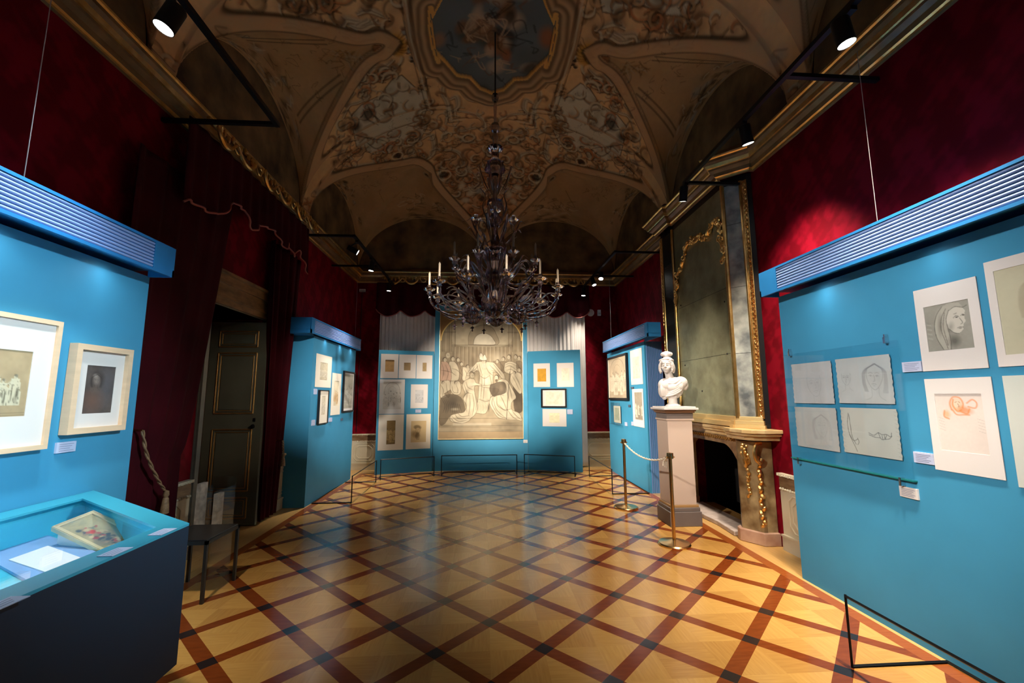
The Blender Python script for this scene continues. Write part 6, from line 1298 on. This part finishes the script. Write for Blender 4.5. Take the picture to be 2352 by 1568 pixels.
def stand():
    t = thing('acrylic_stand', 'clear acrylic stand holding pale folded leaflets behind the case', 'stand', (-2.70, 4.30, 0))
    x0, x1, y0, y1 = -2.62, -2.40, 4.10, 4.42
    for a, b in (((x0, y0, 0), (x0+0.008, y1, 0.72)), ((x1-0.008, y0, 0), (x1, y1, 0.72)), ((x0, y1-0.008, 0), (x1, y1, 0.80))): g = MB(); g.box(a, b); g.build('acrylic_sheet', PANEC, t, smooth=0)
    g = MB(); g.box((x0+0.01, y0, 0.38), (x1-0.01, y1-0.01, 0.388)); g.build('shelf', PANEC, t, smooth=0)
    for k, (x, z1, y) in enumerate(((-2.60, 0.78, 4.16), (-2.47, 0.68, 4.2))):
        g = MB(); g.box((x, y, 0.39), (x+0.035, y+0.10, z1)); g.build('leaflet', mat('leaflet_paper', (0.42, 0.35, 0.28), 0.7, noise=0.3, nscale=20), t, smooth=0)
stand()
# ------------------------------------------------------------------ wall devices
def device(name, label, cat, parts, loc, group=None):
    t = thing(name, label, cat, loc, group)
    for nm, mb, m in parts: mb.build(nm, m, t)
g1 = MB(); g1.lathe([(0.085, 0.0), (0.085, 0.02), (0.070, 0.045), (0.03, 0.058), (0.0, 0.06)], (0, 0, 0), 28, T=lambda a, b, c_: (2.475+a, YF-c_, 3.49+b)); g2 = MB(); g2.lathe([(0.02, 0.055), (0.018, 0.066), (0.0, 0.068)], (0, 0, 0), 14, T=lambda a, b, c_: (2.475+a, YF-c_, 3.49+b))
device('alarm_sounder', 'round white alarm sounder on the far wall at right of the curtain', 'alarm', [('housing', g1, WHITEP), ('centre_cap', g2, WHITEP)], (2.475, YF, 3.40))
g1 = MB(); g1.box((2.64, YF-0.05, 3.42), (2.71, YF, 3.555)); g2 = MB(); g2.box((2.648, YF-0.053, 3.44), (2.702, YF-0.05, 3.49))
device('motion_detector', 'small white detector box beside the round alarm on the far wall', 'detector', [('housing', g1, WHITEP), ('lens_window', g2, mat('grey_plastic', (0.35, 0.34, 0.35), 0.4))], (2.675, YF, 3.42))
g1 = MB(); g1.box((-2.83, YF-0.05, 3.92), (-2.70, YF, 3.98)); g2 = MB(); g2.box((-2.82, YF-0.055, 3.925), (-2.71, YF-0.05, 3.945))
device('motion_detector', 'small grey detector box high on the far wall at the left corner', 'detector', [('housing', g1, WHITEP), ('lens_window', g2, MATS['grey_plastic'])], (-2.765, YF, 3.92))
g = MB(); g.tube([(-2.77, YF-0.01, 3.92), (-2.775, YF-0.01, 0.8)], 0.006, 6); tag(g.build('cable', BLACK), 'thin dark cable running down the far wall at the left corner', 'cable')
# ------------------------------------------------------------------ lighting tracks and spot heads
ZT = 4.03
def track(label, x, y0, y1, arms, xw):
    t = thing('lighting_track', label, 'lighting track', (x, (y0+y1)/2, ZT), 'black lighting tracks')
    g = MB(); g.box((x-0.02, y0, ZT-0.018), (x+0.02, y1, ZT+0.018)); g.build('rail', BLACK, t, smooth=0)
    for y in arms:
        e = xw-0.085 if (xw > 0 and abs(y-4.53) < 0.01) else xw; g = MB(); g.box((min(x, e), y-0.018, ZT-0.016), (max(x, e), y+0.018, ZT+0.016)); g.build('wall_arm', BLACK, t, smooth=0)
track('long black lighting track at near left with its arm above the valance', -1.90, 0.0, 3.73, (3.71, 0.9), XL+0.005)
track('black lighting track at far left held by two arms', -2.02, 6.42, 9.3, (6.44, 7.98), XL+0.005)
track('long black lighting track at near right above the display wall', 2.33, 0.0, 4.55, (2.86, 4.53), XR-0.005)
track('black lighting track at far right beyond the mirror', 2.25, 6.90, 9.3, (6.93, 8.40), XR-0.005)
def spot(loc, target, watts, deg, label, color=WARM, r=0.046, L_=0.17, dark=False, blend=1.0):
    loc = Vector(loc); d = (Vector(target)-loc).normalized(); top = loc-d*L_
    t = thing('track_spotlight', label, 'spotlight', tuple(top), 'black track spotlights')
    q = d.to_track_quat('Z', 'Y').to_matrix()
    def T(x, y, z): v = q @ Vector((x, y, z)); return (top.x+v.x, top.y+v.y, top.z+v.z)
    g = MB(); g.lathe([(0.0, 0.0), (r*0.92, 0.0), (r, 0.008), (r, L_), (r*0.93, L_), (r*0.93, L_-0.006)], (0, 0, 0), 28, T=T); g.build('lamp_body', BLACK, t)
    rx = (-1.90 if loc.y < 4 else -2.02) if loc.x < 0 else (2.33 if loc.y < 5 else 2.25)
    g = MB(); g.tube([(top.x, top.y, top.z-0.01), (rx, top.y, ZT-0.03)], 0.012, 8); g.box((rx-0.022, top.y-0.05, ZT-0.045), (rx+0.022, top.y+0.05, ZT-0.018)); g.build('bracket', BLACK, t, smooth=0)
    g = MB(); g.lathe([(0.0, L_-0.004), (r*0.92, L_-0.004)], (0, 0, 0), 28, T=T); g.build('lens', LENS, t)
    spot_light('spot_beam', tuple(loc+d*0.004), target, watts, deg, color, blend, 0.07)
    return t
def chandelier():
    cx, cy = 0.127, 5.15
    t = thing('chandelier', 'large smoky blown-glass chandelier with two tiers of candle arms hanging from the ceiling', 'chandelier', (cx, cy, 6.3))
    g = MB(); g.tube([(cx, cy, 6.44), (cx, cy, 5.48)], 0.010, 8); g.build('suspension_rod', BLACK, t)
    # stem of blown bulbs and cups
    def part(name, prof, seg=28, ribs=0, amp=0.0): g = MB(); g.lathe(prof, (cx, cy, 0), seg, ribs=ribs, amp=amp); return g.build(name, CRYS, t)
    part('stem_ball', [(0.012, 5.545), (0.035, 5.53), (0.048, 5.48), (0.035, 5.43), (0.018, 5.41)])
    part('stem_tube', [(0.018, 5.41), (0.024, 5.35), (0.016, 5.2), (0.018, 5.12)])
    part('stem_ball', [(0.018, 5.12), (0.05, 5.10), (0.062, 5.05), (0.05, 5.0), (0.02, 4.98)])
    part('stem_tube', [(0.02, 4.98), (0.045, 4.92), (0.03, 4.85), (0.028, 4.78)])
    part('stem_collar', [(0.028, 4.78), (0.10, 4.77), (0.085, 4.73), (0.05, 4.69), (0.045, 4.62)], ribs=12, amp=0.06)
    part('stem_bowl', [(0.045, 4.62), (0.10, 4.55), (0.125, 4.50), (0.135, 4.46), (0.11, 4.44), (0.05, 4.40)], ribs=14, amp=0.05)
    part('stem_tube', [(0.05, 4.40), (0.035, 4.3), (0.045, 4.22), (0.03, 4.12), (0.04, 4.06)])
    part('stem_bowl', [(0.04, 4.06), (0.09, 4.04), (0.10, 3.99), (0.07, 3.94), (0.05, 3.86), (0.08, 3.78), (0.05, 3.70)], ribs=12, amp=0.05)
    part('stem_tube', [(0.05, 3.70), (0.04, 3.6), (0.06, 3.52), (0.045, 3.42)])
    part('stem_bowl', [(0.045, 3.42), (0.13, 3.40), (0.14, 3.36), (0.09, 3.30), (0.06, 3.24), (0.10, 3.14), (0.13, 3.05), (0.10, 2.96), (0.06, 2.90)], ribs=14, amp=0.05)
    part('stem_hub', [(0.06, 2.90), (0.12, 2.84), (0.16, 2.76), (0.17, 2.68), (0.13, 2.60), (0.08, 2.55), (0.04, 2.52), (0.0, 2.50)], ribs=16, amp=0.05)
    def ring(n, phase, R, zhub, zlow, zcup, rc, cand, tubes, rtube, name):
        first = None
        for k in range(n):
            a = phase+2*PI*k/n; ca, sa = math.cos(a), math.sin(a)
            P_ = lambda r_, z: (cx+r_*ca, cy+r_*sa, z)
            g = MB(); q = catmull([P_(*p) for p in tubes], 7); m = len(q)
            tw = [(p[0]+0.004*math.cos(i*1.1), p[1]+0.004*math.sin(i*1.1), p[2]) for i, p in enumerate(q)]
            g.tube(tw, [rtube*(1+0.22*math.sin(i*1.6)) for i in range(m)], 8); arm = g.build(name, CRYS, t)
            g = MB(); g.lathe([(0.010, -0.075), (0.030, -0.055), (0.022, -0.03), (rc*0.55, -0.012), (rc, 0.012), (rc*1.15, 0.006), (rc*1.02, -0.004), (rc*0.5, -0.022)], P_(R, zcup), 18, ribs=9, amp=0.10); g.lathe([(0.014, 0.0), (0.022, 0.02), (0.026, 0.05), (0.016, 0.052)], P_(R, zcup), 14); g.build('drip_cup', CRYS, arm)
            if cand:
                g = MB(); g.lathe([(0.0125, 0.02), (0.0125, 0.05+cand), (0.006, 0.06+cand), (0.0, 0.075+cand)], P_(R, zcup), 12); g.build('candle', CANDLE, arm)
            # curling leaf above each arm
            g = MB(); r1 = R*0.55; q = catmull([P_(R*0.30, zlow+0.06), P_(R*0.55, zlow+0.20), P_(R*0.78, zlow+0.22), P_(R*0.86, zlow+0.12), P_(R*0.76, zlow+0.08)], 5); m = len(q)
            g.tube([tuple(p) for p in q], [0.006+0.020*math.sin(PI*(i+0.5)/m) for i in range(m)], 8, flat=0.3); g.build('glass_leaf', CRYS, arm)
    ring(12, 0.13, 0.80, 2.7, 2.56, 2.845, 0.062, 0.15, [(0.10, 2.70), (0.22, 2.60), (0.42, 2.535), (0.62, 2.56), (0.76, 2.66), (0.80, 2.79)], 0.0155, 'lower_arm')
    ring(8, 0.39, 0.53, 3.0, 2.98, 3.20, 0.055, 0.15, [(0.09, 3.02), (0.20, 2.93), (0.34, 2.92), (0.46, 2.99), (0.53, 3.09), (0.53, 3.15)], 0.013, 'upper_arm')
    ring(4, 0.0, 0.24, 3.7, 3.55, 3.80, 0.060, 0, [(0.05, 3.52), (0.14, 3.46), (0.22, 3.54), (0.24, 3.70), (0.24, 3.75)], 0.010, 'top_arm')
    for k in range(10):     # tall S-leaves around the stem
        a = 0.2+2*PI*k/10; ca, sa = math.cos(a), math.sin(a); g = MB(); R_ = 0.16 if k % 2 else 0.24; z0 = 3.95 if k % 2 else 3.35
        q = catmull([(cx+r_*ca, cy+r_*sa, z) for r_, z in ((0.05, z0-0.25), (R_*0.7, z0-0.15), (R_, z0), (R_*0.8, z0+0.15), (R_*1.2, z0+0.24))], 5); m = len(q)
        g.tube([tuple(p) for p in q], [0.005+0.018*math.sin(PI*(i+0.5)/m) for i in range(m)], 8, flat=0.3); g.build('glass_leaf', CRYS, t)
    for (n_, R1, z0, hh, wd_) in ((14, 0.34, 3.02, 0.26, 0.020), (12, 0.46, 2.68, 0.22, 0.022), (8, 0.20, 4.22, 0.26, 0.016), (10, 0.62, 2.62, 0.16, 0.016), (8, 0.30, 3.50, 0.24, 0.016)):
        for k in range(n_):
            a = 0.1+z0+2*PI*k/n_; ca, sa = math.cos(a), math.sin(a); g = MB()
            q = catmull([(cx+r_*ca, cy+r_*sa, z) for r_, z in ((R1*0.35, z0-hh*0.3), (R1*0.7, z0+hh*0.1), (R1*0.95, z0+hh*0.55), (R1*1.12, z0+hh*0.95), (R1*1.3, z0+hh*0.8))], 4); m = len(q)
            g.tube([tuple(p) for p in q], [0.004+wd_*math.sin(PI*(i+0.5)/m) for i in range(m)], 8, flat=0.3); g.build('glass_leaf', CRYS, t)
    for k in range(6):      # shell bowls under the lower tier
        a = 0.45+2*PI*k/6; x, y = cx+0.33*math.cos(a), cy+0.33*math.sin(a); g = MB()
        g.lathe([(0.012, 0.16), (0.02, 0.13), (0.05, 0.11), (0.095, 0.06), (0.105, 0.01), (0.085, -0.04), (0.05, -0.075), (0.02, -0.09), (0.0, -0.095)], (x, y, 2.555), 28, ribs=14, amp=0.10); g.build('shell_bowl', CRYS, t)
    for k in range(12):     # drops with little bells
        a = 0.26+2*PI*k/12; r_ = 0.52 if k % 2 else 0.40; x, y = cx+r_*math.cos(a), cy+r_*math.sin(a); g = MB()
        g.tube([(x, y, 2.55), (x, y, 2.44)], 0.003, 6); g.lathe([(0.004, 0.03), (0.018, 0.018), (0.034, 0.004), (0.012, -0.002), (0.008, -0.018), (0.013, -0.03), (0.0, -0.042)], (x, y, 2.43), 14); g.build('bell_drop', mat('dark_glass_drop', (0.06, 0.04, 0.05), 0.15), t)
    for k in range(12):     # flowers on arms
        a = 2*PI*(k+0.5)/12; x, y = cx+0.60*math.cos(a), cy+0.60*math.sin(a); g = MB()
        for j in range(6): b = j*PI/3; g.ell((x+0.026*math.cos(b), y+0.026*math.sin(b), 2.66), (0.020, 0.020, 0.007), 8, 5)
        g.tube([(x, y, 2.655), (cx+0.40*math.cos(a), cy+0.40*math.sin(a), 2.60)], 0.006, 6); g.build('glass_flower', CRYS, t)
    return t
chandelier()
# spotlights: the ones in view, then unseen ones added for cross-lighting
spot((-1.90, 2.369, 3.72), (-2.50, 2.05, 1.6), 300, 62, 'track spotlight with glowing lens at top left, nearest on the left track', (0.75, 0.92, 1.0), r=0.055)
spot((2.30, 2.29, 3.78), (2.70, 2.25, 1.6), 560, 74, 'track spotlight with glowing lens at top right, nearest on the right track', WARM, r=0.052)
spot((2.40, 3.46, 3.84), (2.98, 3.85, 1.7), 620, 80, 'track spotlight with glowing lens above the left end of the right display wall', WARM, r=0.050)
spot((2.33, 4.60, 3.83), (2.40, 5.35, 1.9), 420, 46, 'track spotlight pointing straight down beside the carved mirror top', WARM)
spot((-2.02, 6.66, 3.84), (2.6, 7.9, 1.4), 2300, 40, 'dark track spotlight at the near end of the far left track', WARM)
spot((-2.02, 7.453, 3.78), (-2.35, 7.40, 0.9), 400, 62, 'glowing track spotlight in the middle of the far left track', NEUT)
spot((-2.02, 8.878, 3.774), (-2.15, 9.0, 0.6), 300, 56, 'glowing track spotlight at the corner end of the far left track', WARM)
spot((2.30, 8.028, 3.86), (1.5, 6.0, 0.0), 190, 52, 'track spotlight shining towards the room from the far right track', NEUT)
spot((2.27, 8.43, 3.84), (2.70, 7.7, 1.6), 420, 60, 'small track spotlight right behind the bright one on the far right track', WARM)
spot((2.22, 9.20, 3.80), (2.0, 9.1, 0.8), 380, 66, 'track spotlight at the corner end of the far right track', WARM)
spot((-1.90, 1.30, 3.80), (2.7, 2.9, 1.5), 1120, 38, 'left track spotlight behind the view crossing to the right display wall', NEUT)  # this and the following heads are added, out of view, for their light
spot((2.33, 1.10, 3.80), (-2.5, 2.5, 1.4), 1250, 36, 'right track spotlight behind the view crossing to the left display wall', (0.72, 0.90, 1.0))
spot((-1.90, 0.60, 3.80), (-0.35, 9.25, 1.7), 6300, 20, 'left track spotlight turned to the far drawing', WARM)
spot((2.33, 0.45, 3.80), (0.75, 9.25, 1.7), 7000, 20, 'right track spotlight turned to the far drawing', WARM)
spot((2.33, 1.60, 3.80), (2.0, 3.4, 0.0), 600, 62, 'right track spotlight behind the view washing the parquet', WARM)
spot((-1.90, 1.70, 3.80), (-2.0, 3.2, 0.0), 300, 44, 'left track spotlight behind the view washing the parquet', WARM)
spot((2.33, 0.75, 3.80), (-2.5, 7.5, 1.6), 3600, 19, 'right track spotlight crossing to the far left display wall', NEUT)
spot((-1.90, 1.00, 3.80), (2.65, 6.3, 1.3), 1900, 28, 'left track spotlight behind the view crossing to the pedestal and mirror', WARM)
spot((2.33, 1.42, 3.80), (-3.1, 5.6, 1.5), 380, 17, 'right track spotlight crossing to the open green door', WARM)
